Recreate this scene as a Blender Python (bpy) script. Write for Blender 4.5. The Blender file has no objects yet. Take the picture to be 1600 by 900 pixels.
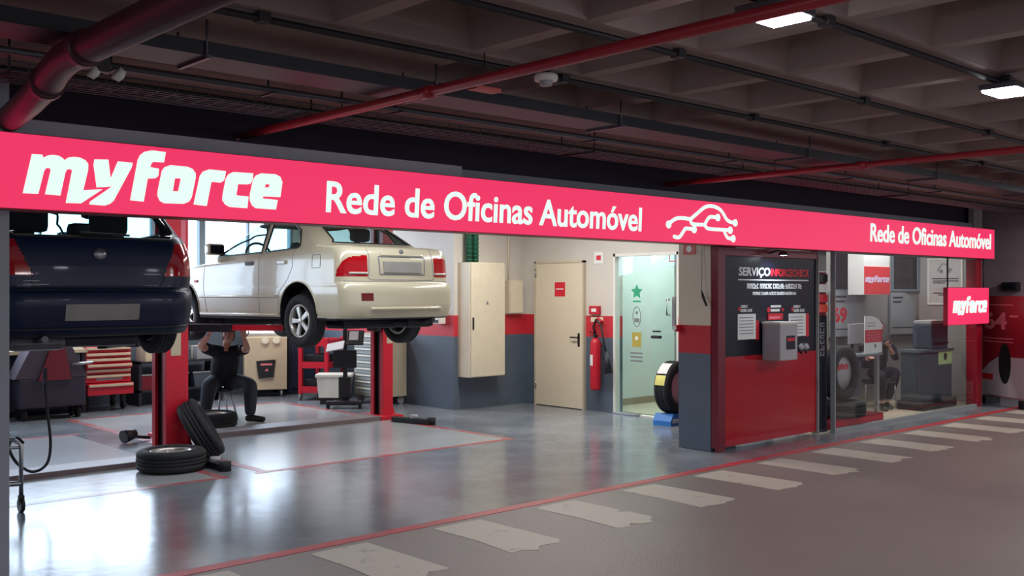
import bpy, bmesh, math, random
from mathutils import Vector, Matrix
from mathutils.geometry import tessellate_polygon
from mathutils.bvhtree import BVHTree
random.seed(7)
PI = math.pi
R = math.radians
C = bpy.context.scene.collection
# ------------------------------------------------------------------ camera
FX, HC, HY, CC, SS = 1575.0, 1.70, 454.0, .6775, .7355
cam = bpy.data.cameras.new('camera'); camo = bpy.data.objects.new('camera', cam); C.objects.link(camo)
camo.location = (0, 0, HC)
camo.rotation_euler = Vector((CC, SS, 0)).to_track_quat('-Z', 'Y').to_euler()
cam.sensor_width = 36; cam.lens = 36 * FX / 1600; cam.shift_y = 4 / 1600; cam.clip_start = .05
bpy.context.scene.camera = camo
# ------------------------------------------------------------------ world, exposure
W = bpy.data.worlds.new('world'); bpy.context.scene.world = W; W.use_nodes = True
W.node_tree.nodes['Background'].inputs[0].default_value = (.72, .74, .86, 1)
W.node_tree.nodes['Background'].inputs[1].default_value = 1.0
vs = bpy.context.scene.view_settings
vs.view_transform = 'Standard'; vs.look = 'None'; vs.gamma = 1; vs.use_curve_mapping = False; vs.exposure = 0.0
WIN_E, TUBE_E, LED_E, SIGN_E = 4.6, 9.0, 90.0, 1.0
# daylight that comes in through the big rear windows, unseen shop lamps, and fill lamps added in the bay and parking deck
def area(name, loc, rot, sx, sy, power, col=(1, 1, 1)):
    l = bpy.data.lights.new(name, 'AREA'); l.shape = 'RECTANGLE'; l.size = sx; l.size_y = sy; l.energy = power; l.color = col
    o = bpy.data.objects.new(name, l); C.objects.link(o); o.location = loc; o.rotation_euler = rot
    return o
area('window_daylight', (4.0, 14.9, 2.15), (R(-90), 0, 0), 9.5, 1.5, 175, (.70, .85, 1))
area('bay_fill', (4.4, 8.3, 2.93), (0, 0, 0), 5.0, .3, 75, (.92, .96, 1))
area('bay_fill', (8.9, 8.8, 2.93), (0, 0, 0), .3, 3.0, 95, (1, .96, .91))
area('bay_fill', (6.6, 13.3, 2.93), (0, 0, 0), 3.4, .3, 75, (1, .97, .93))  # no fixture here: added to brighten the equipment at the rear
area('shop_light', (12.9, 6.9, 2.90), (0, 0, 0), 3.4, .25, 75, (1, .97, .94))
area('reception_light', (11.9, 8.8, 2.90), (0, 0, 0), 1.2, .6, 64, (.86, 1, 1))
for lx_, ly_, lw_ in ((11.2, 2.6, 70), (3.4, -.2, 60), (7.5, .4, 60), (15.0, 3.6, 75), (-.5, 2.2, 35)): area('parking_fill', (lx_, ly_, 2.93), (0, 0, 0), .6, .3, lw_, (1, .96, .95))  # unseen lamps without fixtures, added to lift the dark parking deck
# ------------------------------------------------------------------ photo-to-place helpers (all return real positions)
def ray(px):
    r = (px - 800) / FX
    return (CC + SS * r, SS - CC * r)
def gnd(px, py, z=0):
    t = FX * (HC - z) / (py - HY); d = ray(px)
    return Vector((d[0] * t, d[1] * t, z))
def onY(px, py, Y):
    d = ray(px); t = Y / d[1]
    return (d[0] * t, HC - (py - HY) / FX * t)
def onX(px, py, X):
    d = ray(px); t = X / d[0]
    return (d[1] * t, HC - (py - HY) / FX * t)
def at(px, py, f):
    d = ray(px)
    return Vector((d[0] * f, d[1] * f, HC - (py - HY) / FX * f))
# ------------------------------------------------------------------ materials
def lin(c):
    return tuple(((v / 255) / 12.92 if v / 255 <= .04045 else ((v / 255 + .055) / 1.055) ** 2.4) for v in c)
def mat(name, rgb, rough=.6, metal=0, spec=.5, noise=.10, scale=8, bump=0, emit=0, coat=0, bscale=None):
    m = bpy.data.materials.new(name); m.use_nodes = True; nt = m.node_tree; N = nt.nodes; L = nt.links
    b = N['Principled BSDF']; c = lin(rgb)
    b.inputs['Roughness'].default_value = rough; b.inputs['Metallic'].default_value = metal
    b.inputs['Specular IOR Level'].default_value = spec; b.inputs['Coat Weight'].default_value = coat
    b.inputs['Coat Roughness'].default_value = .06
    b.inputs['Base Color'].default_value = (*c, 1)
    if noise or bump:
        tc = N.new('ShaderNodeTexCoord'); nz = N.new('ShaderNodeTexNoise'); nz.inputs['Scale'].default_value = scale; nz.inputs['Detail'].default_value = 5
        L.new(tc.outputs['Object'], nz.inputs['Vector'])
        mx = N.new('ShaderNodeMix'); mx.data_type = 'RGBA'
        mx.inputs[6].default_value = (*[v * (1 - noise) for v in c], 1); mx.inputs[7].default_value = (*[min(1, v * (1 + noise)) for v in c], 1)
        L.new(nz.outputs['Fac'], mx.inputs[0]); L.new(mx.outputs[2], b.inputs['Base Color'])
        if bump:
            nb = nz
            if bscale:
                nb = N.new('ShaderNodeTexNoise'); nb.inputs['Scale'].default_value = bscale; L.new(tc.outputs['Object'], nb.inputs['Vector'])
            bp = N.new('ShaderNodeBump'); bp.inputs['Strength'].default_value = bump; bp.inputs['Distance'].default_value = .02
            L.new(nb.outputs['Fac'], bp.inputs['Height']); L.new(bp.outputs['Normal'], b.inputs['Normal'])
    if emit:
        b.inputs['Emission Color'].default_value = (*c, 1); b.inputs['Emission Strength'].default_value = emit
    return m
def emitter(name, rgb, strength, base=None):
    m = mat(name, base or rgb, .5, noise=0)
    b = m.node_tree.nodes['Principled BSDF']
    b.inputs['Base Color'].default_value = (*[v * .3 for v in lin(base or rgb)], 1)
    b.inputs['Emission Color'].default_value = (*lin(rgb), 1); b.inputs['Emission Strength'].default_value = strength
    return m
def glassmat(name, tint, refl=1.0, rough=.02):
    m = bpy.data.materials.new(name); m.use_nodes = True; nt = m.node_tree; N = nt.nodes; L = nt.links
    N.remove(N['Principled BSDF'])
    t = N.new('ShaderNodeBsdfTransparent'); t.inputs[0].default_value = (*tint, 1)
    g = N.new('ShaderNodeBsdfGlossy'); g.inputs['Roughness'].default_value = rough
    lw = N.new('ShaderNodeLayerWeight'); lw.inputs[0].default_value = .5
    pw_ = N.new('ShaderNodeMath'); pw_.operation = 'POWER'; pw_.inputs[1].default_value = 5; L.new(lw.outputs['Facing'], pw_.inputs[0])
    fr = N.new('ShaderNodeMath'); fr.operation = 'MULTIPLY_ADD'; fr.inputs[1].default_value = .9; fr.inputs[2].default_value = .04; L.new(pw_.outputs[0], fr.inputs[0])
    mu = N.new('ShaderNodeMath'); mu.operation = 'MULTIPLY'; mu.inputs[1].default_value = refl
    mx = N.new('ShaderNodeMixShader'); L.new(fr.outputs[0], mu.inputs[0]); L.new(mu.outputs[0], mx.inputs[0]); L.new(t.outputs[0], mx.inputs[1]); L.new(g.outputs[0], mx.inputs[2])
    L.new(mx.outputs[0], N['Material Output'].inputs[0])
    return m
def bandmat(name, stops, rough=.55):
    """painted wall with horizontal paint bands: stops = [(z_from, rgb), ...] bottom to top"""
    m = mat(name, stops[0][1], rough, noise=0); nt = m.node_tree; N = nt.nodes; L = nt.links; b = N['Principled BSDF']
    g = N.new('ShaderNodeNewGeometry'); sp = N.new('ShaderNodeSeparateXYZ'); L.new(g.outputs['Position'], sp.inputs[0])
    nz = N.new('ShaderNodeTexNoise'); nz.inputs['Scale'].default_value = 3; nz.inputs['Detail'].default_value = 6; L.new(g.outputs['Position'], nz.inputs['Vector'])
    prev = None
    for i, (z, rgb) in enumerate(stops):
        c = lin(rgb)
        mx = N.new('ShaderNodeMix'); mx.data_type = 'RGBA'
        mx.inputs[6].default_value = (*[v * .9 for v in c], 1); mx.inputs[7].default_value = (*[v * 1.08 for v in c], 1); L.new(nz.outputs['Fac'], mx.inputs[0])
        out = mx.outputs[2]
        if prev is not None:
            gt = N.new('ShaderNodeMath'); gt.operation = 'GREATER_THAN'; gt.inputs[1].default_value = z; L.new(sp.outputs[2], gt.inputs[0])
            m2 = N.new('ShaderNodeMix'); m2.data_type = 'RGBA'; L.new(gt.outputs[0], m2.inputs[0]); L.new(prev, m2.inputs[6]); L.new(out, m2.inputs[7]); out = m2.outputs[2]
        prev = out
    L.new(prev, b.inputs['Base Color'])
    bp = N.new('ShaderNodeBump'); bp.inputs['Strength'].default_value = .08; n2 = N.new('ShaderNodeTexNoise'); n2.inputs['Scale'].default_value = 60
    L.new(g.outputs['Position'], n2.inputs['Vector']); L.new(n2.outputs['Fac'], bp.inputs['Height']); L.new(bp.outputs['Normal'], b.inputs['Normal'])
    return m
def wornpaint(name, rgb, under, thr=.38, scale=4, rough=.6):
    m = mat(name, rgb, rough, noise=0); nt = m.node_tree; N = nt.nodes; L = nt.links; b = N['Principled BSDF']
    g = N.new('ShaderNodeNewGeometry'); nz = N.new('ShaderNodeTexNoise'); nz.inputs['Scale'].default_value = scale; nz.inputs['Detail'].default_value = 8; nz.inputs['Roughness'].default_value = .7
    L.new(g.outputs['Position'], nz.inputs['Vector'])
    cr = N.new('ShaderNodeValToRGB'); cr.color_ramp.elements[0].position = thr - .06; cr.color_ramp.elements[1].position = thr + .06
    cr.color_ramp.elements[0].color = (*lin(under), 1); cr.color_ramp.elements[1].color = (*lin(rgb), 1)
    L.new(nz.outputs['Fac'], cr.inputs[0]); L.new(cr.outputs[0], b.inputs['Base Color'])
    return m
M = dict(
    red=mat('red_paint', (190, 22, 44), .38, noise=.06), redpost=mat('lift_red_paint', (205, 30, 50), .4, noise=.1),
    dkred=mat('maroon_laminate', (112, 14, 34), .3, noise=.05), gloss_red=mat('glossy_red_panel', (165, 8, 26), .12, noise=.05),
    black=mat('black_plastic', (22, 23, 27), .45), rubber=mat('tyre_rubber', (34, 35, 38), .8, bump=.15, scale=30),
    gloss_black=mat('glossy_black_panel', (12, 15, 30), .32, spec=.3, noise=.05), dark=mat('dark_steel', (46, 46, 52), .5, metal=.4),
    steel=mat('brushed_steel', (170, 172, 176), .3, metal=.9), alu=mat('alloy_wheel_metal', (196, 192, 184), .33, metal=.6),
    white=mat('white_plastic', (222, 220, 212), .45), cream=mat('cream_enamel', (214, 203, 178), .45), beige=mat('beige_plastic', (200, 184, 156), .5),
    grey=mat('grey_enamel', (138, 142, 144), .5), dgrey=mat('dark_grey_laminate', (62, 74, 84), .5), paper=mat('white_paper', (225, 226, 224), .8, noise=.03),
    conduit=mat('dark_conduit', (30, 26, 28), .55), pipe=mat('sprinkler_red_paint', (158, 40, 52), .35, noise=.15),
    galv=mat('galvanised_tray', (92, 92, 98), .4, metal=.6, noise=.2), carw=mat('white_car_paint', (202, 193, 166), .28, noise=.03, coat=.6),
    carb=mat('dark_navy_car_paint', (8, 28, 60), .34, spec=.35, noise=.05, coat=.1), redlens=mat('red_lamp_lens', (176, 16, 26), .12, noise=.1, coat=.5),
    clear=mat('clear_lamp_lens', (196, 186, 176), .15, coat=.5), glass=glassmat('car_glass', (.62, .80, .80), 1.0), shopglass=glassmat('shop_window_glass', (.93, .95, .95), 1.0),
    doorglass=glassmat('door_glass', (.88, .95, .93), 1.0), skin=mat('skin', (206, 150, 128), .55, noise=.08), cloth=mat('black_work_clothes', (20, 23, 32), .85, bump=.1, scale=40),
    jeans=mat('dark_grey_trousers', (44, 50, 60), .85, bump=.1, scale=40), hair=mat('dark_hair', (26, 20, 18), .7, bump=.4, scale=60),
    shoe=mat('black_shoes', (16, 16, 20), .5), green=mat('green_conduit', (22, 84, 62), .45), blue=mat('blue_plastic', (52, 120, 196), .4),
    yellow=mat('yellow_label', (222, 214, 120), .6), gold=mat('gold_label', (176, 160, 72), .5), teal=mat('green_sticker', (44, 160, 116), .5),
    redpaper=mat('red_print', (206, 34, 52), .5, noise=.04), pink=mat('pink_print', (228, 120, 134), .6), inkgrey=mat('grey_ink', (120, 122, 128), .7),
    ink=mat('dark_ink', (40, 40, 46), .7), plate=mat('blurred_number_plate', (150, 146, 140), .6, noise=.25, scale=5), seat=mat('car_seat_fabric', (58, 60, 66), .9),
    concrete=mat('grey_concrete', (150, 156, 164), .8, bump=.15, scale=3), signred=emitter('lit_red_acrylic', (236, 52, 100), SIGN_E, (200, 20, 50)),
    signwhite=emitter('lit_white_acrylic', (222, 250, 236), 1.06), signside=mat('red_sign_casing', (150, 14, 44), .4),
    winlit=emitter('daylit_window_pane', (206, 228, 255), WIN_E, (220, 230, 240)), tube=emitter('fluorescent_tube', (255, 250, 240), TUBE_E),
    led=emitter('led_panel', (240, 246, 255), LED_E), frame=mat('window_frame_grey', (120, 140, 150), .5), tile=mat('beige_floor_tile', (196, 182, 158), .35),
    navytext=mat('lilac_white_print', (216, 210, 240), .6), orange=mat('orange_red_print', (226, 74, 52), .5), silver=mat('silver_plastic', (168, 166, 170), .4, noise=.03),
)
# ------------------------------------------------------------------ mesh builder
def poly_in(p, poly):
    x, y = p; ins = False; n = len(poly)
    for i in range(n):
        x1, y1 = poly[i]; x2, y2 = poly[i - 1]
        if (y1 > y) != (y2 > y) and x < (x2 - x1) * (y - y1) / (y2 - y1) + x1: ins = not ins
    return ins
class MB:
    def __init__(s, mx=None):
        s.bm = bmesh.new(); s.mx = mx or Matrix.Identity(4)
    def v(s, co): return s.bm.verts.new(s.mx @ Vector(co))
    def face(s, vs):
        try: return s.bm.faces.new(vs)
        except ValueError: return None
    def box(s, x0, x1, y0, y1, z0, z1, bev=0, mx=None):
        t = bmesh.new(); bmesh.ops.create_cube(t, size=1)
        for v in t.verts: v.co = Vector(((x0 + x1) / 2 + v.co.x * (x1 - x0), (y0 + y1) / 2 + v.co.y * (y1 - y0), (z0 + z1) / 2 + v.co.z * (z1 - z0)))
        if bev: bmesh.ops.bevel(t, geom=t.edges[:], offset=bev, segments=2, affect='EDGES', profile=.6)
        s.merge(t, mx); return s
    def merge(s, t, mx=None):
        m = s.mx @ mx if mx else s.mx; mp = {}
        for v in t.verts: mp[v] = s.bm.verts.new(m @ v.co)
        for f in t.faces:
            try: nf = s.bm.faces.new([mp[v] for v in f.verts]); nf.smooth = f.smooth
            except ValueError: pass
        t.free()
    def tube(s, pts, r, n=10, cap=True, closed=False):
        pts = [Vector(p) for p in pts]; rings = []; m = len(pts); up = Vector((0, 0, 1)); rr = r if isinstance(r, (list, tuple)) else [r] * m
        for i, p in enumerate(pts):
            if closed: d = pts[(i + 1) % m] - pts[i - 1]
            else: d = (pts[min(i + 1, m - 1)] - pts[max(i - 1, 0)])
            d.normalize(); a = up.cross(d)
            if a.length < 1e-3: a = Vector((1, 0, 0)).cross(d)
            a.normalize(); b = d.cross(a)
            rings.append([s.v(p + (a * math.cos(2 * PI * k / n) + b * math.sin(2 * PI * k / n)) * rr[i]) for k in range(n)])
        for i in range(m if closed else m - 1):
            A, B = rings[i], rings[(i + 1) % m]
            for k in range(n):
                f = s.face([A[k], A[(k + 1) % n], B[(k + 1) % n], B[k]])
                if f: f.smooth = True
        if cap and not closed: s.face(rings[0][::-1]); s.face(rings[-1])
        return s
    def bar(s, p0, p1, w, h, bev=0):
        p0, p1 = Vector(p0), Vector(p1); d = p1 - p0; L = d.length; q = d.to_track_quat('X', 'Z').to_matrix().to_4x4()
        return s.box(0, L, -w / 2, w / 2, -h / 2, h / 2, bev, Matrix.Translation(p0) @ q)
    def lathe(s, prof, n=40, mx=None, closed=False):
        """prof = [(r, z)], turned about local z"""
        m = mx or Matrix.Identity(4); rings = []
        for r, z in prof:
            if r < 1e-5: rings.append([s.v(m @ Vector((0, 0, z)))])
            else: rings.append([s.v(m @ Vector((r * math.cos(2 * PI * k / n), r * math.sin(2 * PI * k / n), z))) for k in range(n)])
        pr = list(zip(rings, rings[1:])) + ([(rings[-1], rings[0])] if closed else [])
        for A, B in pr:
            for k in range(n):
                k2 = (k + 1) % n
                if len(A) == 1 and len(B) == 1: continue
                if len(A) == 1: f = s.face([A[0], B[k2], B[k]])
                elif len(B) == 1: f = s.face([A[k], A[k2], B[0]])
                else: f = s.face([A[k], A[k2], B[k2], B[k]])
                if f: f.smooth = True
        return s
    def prism(s, outer, holes, fn, d):
        """2D shape with holes, fn(u, v, w) -> 3D, w from 0 to d"""
        loops = [outer] + list(holes); flat = [p for l in loops for p in l]
        tris = tessellate_polygon([[Vector((p[0], p[1], 0)) for p in l] for l in loops])
        a = [s.v(fn(p[0], p[1], 0)) for p in flat]; b = [s.v(fn(p[0], p[1], d)) for p in flat]
        for t in tris: s.face([a[i] for i in t]); s.face([b[i] for i in t][::-1])
        o = 0
        for l in loops:
            n = len(l)
            for i in range(n): s.face([a[o + i], a[o + (i + 1) % n], b[o + (i + 1) % n], b[o + i]])
            o += n
        return s
    def stroke(s, pts, w, fn, d):
        """flat ribbon of width w along 2D points"""
        P = [Vector(p) for p in pts]; L = []; Rr = []
        for i, p in enumerate(P):
            t = (P[min(i + 1, len(P) - 1)] - P[max(i - 1, 0)]).normalized(); nn = Vector((-t.y, t.x)) * w / 2
            L.append(p + nn); Rr.append(p - nn)
        return s.prism([tuple(q) for q in L + Rr[::-1]], [], fn, d)
    def disc(s, c, r, fn, d, n=20):
        return s.prism([(c[0] + r * math.cos(2 * PI * k / n), c[1] + r * math.sin(2 * PI * k / n)) for k in range(n)], [], fn, d)
    def build(s, name, m, parent=None, rel=None, smooth=False):
        """rel: world matrix of the thing whose part this is, so that parts sit in its local space"""
        bmesh.ops.recalc_face_normals(s.bm, faces=s.bm.faces[:])
        if rel is None and parent is not None and '_mw' in parent: rel = MW[parent['_mw']]
        if rel is not None: bmesh.ops.transform(s.bm, matrix=rel.inverted(), verts=s.bm.verts[:])
        me = bpy.data.meshes.new(name)
        if smooth:
            for f in s.bm.faces: f.smooth = True
        s.bm.to_mesh(me); s.bm.free(); me.materials.append(m)
        o = bpy.data.objects.new(name, me); C.objects.link(o)
        if parent is not None:
            o.parent = parent
            if '_mw' in parent: o['_mw'] = parent['_mw']
        return o
MW = []
def thing(name, label, cat, loc=(0, 0, 0), rz=0, group=None):
    o = bpy.data.objects.new(name, None); C.objects.link(o); o.empty_display_size = .1
    o.location = loc; o.rotation_euler = (0, 0, rz); o['label'] = label; o['category'] = cat
    if group: o['group'] = group
    MW.append(Matrix.Translation(Vector(loc)) @ Matrix.Rotation(rz, 4, 'Z')); o['_mw'] = len(MW) - 1
    return o
def tag(o, label, cat, group=None):
    o['label'] = label; o['category'] = cat
    if group: o['group'] = group
    return o
def struct(name, mb, m):
    o = mb.build(name, m); o['kind'] = 'structure'; return o
def dup(root, loc, label=None, rz=None):
    r = root.copy(); C.objects.link(r); r.location = loc
    if rz is not None: r.rotation_euler = (0, 0, rz)
    if label: r['label'] = label
    for ch in list(root.children):
        c = ch.copy(); C.objects.link(c); c.parent = r
        for g in list(ch.children):
            d = g.copy(); C.objects.link(d); d.parent = c
    return r
def textmesh(txt, bold=.0):
    cu = bpy.data.curves.new('t', 'FONT'); cu.body = txt; cu.offset = bold; cu.resolution_u = 4
    o = bpy.data.objects.new('t', cu); C.objects.link(o); bpy.context.view_layer.update()
    dg = bpy.context.evaluated_depsgraph_get(); me = bpy.data.meshes.new_from_object(o.evaluated_get(dg))
    bpy.data.objects.remove(o); vs_ = [v.co.copy() for v in me.vertices]; fs = [tuple(p.vertices) for p in me.polygons]; bpy.data.meshes.remove(me)
    x0 = min(v.x for v in vs_); x1 = max(v.x for v in vs_); y0 = min(v.y for v in vs_); y1 = max(v.y for v in vs_)
    return [((v.x - x0) / (x1 - x0), (v.y - y0) / (y1 - y0)) for v in vs_], fs
def addtext(mb, txt, fn, u0, u1, v0, v1, d, bold=.0, shear=0):
    """lettering fitted to the rectangle u0..u1, v0..v1 of the surface fn, raised by d"""
    vs_, fs = textmesh(txt, bold)
    bot = []; top = []
    for a, b in vs_:
        u = u0 + (u1 - u0) * a + shear * (b - .5) * (v1 - v0); v = v0 + (v1 - v0) * b
        bot.append(mb.v(fn(u, v, 0))); top.append(mb.v(fn(u, v, d)))
    ec = {}
    for f in fs:
        mb.face([top[i] for i in f])
        for i in range(len(f)):
            e = (f[i], f[(i + 1) % len(f)]); k = (min(e), max(e)); ec[k] = ec.get(k, 0) + 1
    for (a, b), n in ec.items():
        if n == 1: mb.face([bot[a], bot[b], top[b], top[a]])
    return mb
def wordmarks(mb, fn, u0, u1, v0, v1, d, seed=1):
    """small lettering too blurred to read: a row of letter-like strokes in words"""
    rn = random.Random(seed); h = v1 - v0; u = u0; c = 0; sg_ = 1 if u1 > u0 else -1
    while (u1 - u) * sg_ > h * .5:
        w = h * rn.uniform(.45, .7); e = u + sg_ * w; k_ = rn.choice((0, 1, 2))
        mb.prism(rect(u, u + sg_ * w * .34, v0, v1), [], fn, d)
        if k_ == 0: mb.prism(rect(u + sg_ * w * .34, e, v1 - h * .28, v1), [], fn, d); mb.prism(rect(u + sg_ * w * .34, e, v0, v0 + h * .28), [], fn, d)
        elif k_ == 1: mb.prism(rect(u + sg_ * w * .34, e, v0 + h * .38, v0 + h * .64), [], fn, d); mb.prism(rect(u + sg_ * w * .34, e, v0, v0 + h * .2), [], fn, d)
        else: mb.prism(rect(u + sg_ * w * .66, e, v0, v1), [], fn, d); mb.prism(rect(u + sg_ * w * .34, u + sg_ * w * .66, v1 - h * .28, v1), [], fn, d)
        u = e + sg_ * h * (.14 if (c % 6) != 5 else .5); c += 1
    return mb
def fY(Y):      # surface facing the camera side (-Y): w raises towards -Y
    return lambda u, v, w: (u, Y - w, v)
def fX(X):      # surface facing -X; u = Y
    return lambda u, v, w: (X - w, u, v)
def rectY(x0, x1, yt, yb, Y):
    a = onY(x0, yt, Y); b = onY(x0, yb, Y); c = onY(x1, yt, Y)
    return a[0], c[0], b[1], a[1]          # X0, X1, z0, z1
def rectX(x0, x1, yt, yb, X):
    a = onX(x0, yt, X); b = onX(x0, yb, X); c = onX(x1, yt, X)
    return c[0], a[0], b[1], a[1]          # Y0 (near), Y1, z0, z1
def rect(u0, u1, v0, v1): return [(u0, v0), (u1, v0), (u1, v1), (u0, v1)]
# ------------------------------------------------------------------ structure: floors
def floormat():
    m = mat('grey_epoxy_floor', (118, 126, 134), .2, noise=0); nt = m.node_tree; N = nt.nodes; L = nt.links; b = N['Principled BSDF']
    g = N.new('ShaderNodeNewGeometry'); nz = N.new('ShaderNodeTexNoise'); nz.inputs['Scale'].default_value = 1.3; nz.inputs['Detail'].default_value = 8; nz.inputs['Roughness'].default_value = .65
    L.new(g.outputs['Position'], nz.inputs['Vector']); cr = N.new('ShaderNodeValToRGB')
    cr.color_ramp.elements[0].position = .3; cr.color_ramp.elements[0].color = (*lin((104, 110, 118)), 1); cr.color_ramp.elements[1].position = .75; cr.color_ramp.elements[1].color = (*lin((146, 152, 158)), 1)
    L.new(nz.outputs['Fac'], cr.inputs[0]); L.new(cr.outputs[0], b.inputs['Base Color'])
    mr = N.new('ShaderNodeMapRange'); mr.inputs[3].default_value = .11; mr.inputs[4].default_value = .26; L.new(nz.outputs['Fac'], mr.inputs[0]); L.new(mr.outputs[0], b.inputs['Roughness'])
    n2 = N.new('ShaderNodeTexNoise'); n2.inputs['Scale'].default_value = 9; n2.inputs['Detail'].default_value = 4; L.new(g.outputs['Position'], n2.inputs['Vector'])
    bp = N.new('ShaderNodeBump'); bp.inputs['Strength'].default_value = .10; bp.inputs['Distance'].default_value = .01; L.new(n2.outputs['Fac'], bp.inputs['Height']); L.new(bp.outputs['Normal'], b.inputs['Normal'])
    b.inputs['Specular IOR Level'].default_value = .6
    return m
MF = floormat()
asphalt = mat('worn_asphalt', (126, 116, 112), .4, noise=.14, scale=1.2, bump=.25, bscale=90)
RY = 5.80
b = MB(); b.box(-8, 24, RY, 15.6, -.15, 0); struct('floor', b, MF)
b = MB(); b.box(-8, 24, -8, RY, -.15, 0); struct('floor', b, asphalt)
b = MB(); b.box(10.7, 15.4, 6.32, 9.8, 0, .012); struct('floor', b, M['tile'])
line_red = wornpaint('worn_red_line', (186, 52, 62), (132, 100, 102), .42, 5, .4)
stripe = wornpaint('worn_white_stripe', (186, 178, 166), (124, 116, 112), .36, 5, .5)
bay_red = wornpaint('faded_bay_line', (176, 82, 86), (146, 136, 138), .47, 3, .3)
bayp = mat('pale_bay_paint', (168, 172, 174), .2, noise=.08, scale=2, bump=.06, bscale=9)
k = 0
def trim(mb, m):
    global k
    k += 1; struct('trim_%d' % k, mb, m)
b = MB(); b.box(-2, 18, RY - .06, RY + .05, 0, .003); trim(b, line_red)
for i in range(-3, 12):
    x = 5.46 + 1.008 * i; b = MB()
    rn = random.Random(i + 50)
    pts = [(x - .02 + rn.uniform(-.02, .02), 4.80 + rn.uniform(-.03, .04))]
    for j in range(1, 6): pts.append((x + .45 * j / 6 + rn.uniform(-.01, .01), 4.78 + rn.uniform(-.05, .05)))
    pts += [(x + .45, 4.80 + rn.uniform(-.03, .05)), (x + .445, 5.25), (x + .44, 5.66), (x + .2, 5.67), (x - .0, 5.66), (x + .01, 5.2)]
    b.prism(pts, [], lambda u, v, w: (u, v, w), .003); trim(b, stripe)
b = MB(); b.box(4.75, 7.76, 8.55, 13.6, 0, .001); trim(b, bayp)
b = MB(); b.box(-1.2, 4.22, 8.55, 12.2, 0, .001); trim(b, bayp)
for (x0, x1, y0, y1) in ((7.76, 7.86, 8.45, 13.6), (4.6, 7.76, 8.47, 8.55), (4.22, 4.32, 8.47, 9.6), (-1.2, 4.22, 8.47, 8.55), (4.65, 4.75, 8.55, 13.6), (4.65, 7.86, 13.6, 13.7), (1.2, 4.32, 12.2, 12.3)):
    b = MB(); b.box(x0, x1, y0, y1, 0, .0015); trim(b, bay_red)
# ------------------------------------------------------------------ structure: ceiling with coffers
ceil_m = mat('rough_concrete_soffit', (144, 126, 120), .85, noise=.25, scale=2, bump=.2, bscale=25)
ZC = 3.0; PX, PY = .87, .87; X0, Y0 = -.75, -.98
nx, ny = 24, 9
b = MB(); solid = lambda i, j: (j == 6 and ((X0 + i * PX) < 3.2 or 6.2 < X0 + i * PX < 8.2)) or j == 8 or (j == 7)
for i in range(nx):
    for j in range(ny):
        x0, x1, y0, y1 = X0 + i * PX, X0 + (i + 1) * PX, Y0 + j * PY, Y0 + (j + 1) * PY
        o = [b.v(p) for p in ((x0, y0, ZC), (x1, y0, ZC), (x1, y1, ZC), (x0, y1, ZC))]
        if solid(i, j): b.face(o); continue
        e = .055; g_ = .19; h = .36
        p1 = [b.v(p) for p in ((x0 + e, y0 + e, ZC), (x1 - e, y0 + e, ZC), (x1 - e, y1 - e, ZC), (x0 + e, y1 - e, ZC))]
        p2 = [b.v(p) for p in ((x0 + g_, y0 + g_, ZC + h), (x1 - g_, y0 + g_, ZC + h), (x1 - g_, y1 - g_, ZC + h), (x0 + g_, y1 - g_, ZC + h))]
        for q in range(4):
            b.face([o[q], o[(q + 1) % 4], p1[(q + 1) % 4], p1[q]]); b.face([p1[q], p1[(q + 1) % 4], p2[(q + 1) % 4], p2[q]])
        b.face(p2)
XE, YE = X0 + nx * PX, Y0 + ny * PY
b.box(-8, 24, YE, 15.6, ZC, ZC + .3); b.box(-8, X0, -8, YE, ZC, ZC + .3); b.box(XE, 24, -8, YE, ZC, ZC + .3); b.box(X0, XE, -8, Y0, ZC, ZC + .3)
b.box(-8, 24, -8, 15.6, ZC + .40, ZC + .5)
bmesh.ops.remove_doubles(b.bm, verts=b.bm.verts[:], dist=1e-4)
struct('ceiling', b, ceil_m)
# ------------------------------------------------------------------ structure: walls
bands = bandmat('banded_wall_paint', [(-1, (84, 96, 110)), (1.045, (196, 44, 56)), (1.345, (204, 198, 188))])
YB = 15.2
b = MB(); b.box(-3, 9.1, YB, YB + .2, 0, 1.35); b.box(-3, 9.1, YB, YB + .2, 2.93, ZC); b.box(-3, -.9, YB, YB + .2, 1.35, 2.93); b.box(8.9, 9.1, YB, YB + .2, 1.35, 2.93); struct('wall_back', b, bands)
b = MB(); b.box(9.1, 10.7, 11.1, YB + .2, 0, ZC); struct('wall_back', b, bands)
b = MB(); b.box(10.5, 10.7, 9.33, 11.1, 0, ZC); struct('wall_right', b, bands)
b = MB(); b.box(10.5, 10.7, 8.2, 9.33, 2.21, ZC); struct('wall_right', b, bands)
b = MB(); b.box(10.5, 10.7, 6.9, 8.2, 0, ZC); struct('wall_right', b, bands)
b = MB(); b.box(-3.2, -3, RY, YB + .2, 0, ZC); struct('wall_left', b, bands)
recept = mat('pale_reception_wall', (206, 214, 208), .6, noise=.03)
b = MB(); b.box(10.7, 15.5, 9.8, 9.95, 0, ZC); struct('wall_back', b, recept)
b = MB(); b.box(10.7, 13.2, 9.775, 9.8, .012, .11); struct('baseboard_back', b, mat('beige_skirting', (150, 136, 112), .5))
shopwall = mat('grey_shop_partition', (150, 148, 146), .6, noise=.04)
DP0 = Vector((10.72, 8.34, 0)); DP1 = Vector((15.4, 7.3, 0)); DU = (DP1 - DP0).normalized(); DN = Vector((DU.y, -DU.x, 0))
def fD(w0): return lambda u, v, w: tuple(DP0 + DU * u + DN * (w0 + w) + Vector((0, 0, v)))
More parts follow.
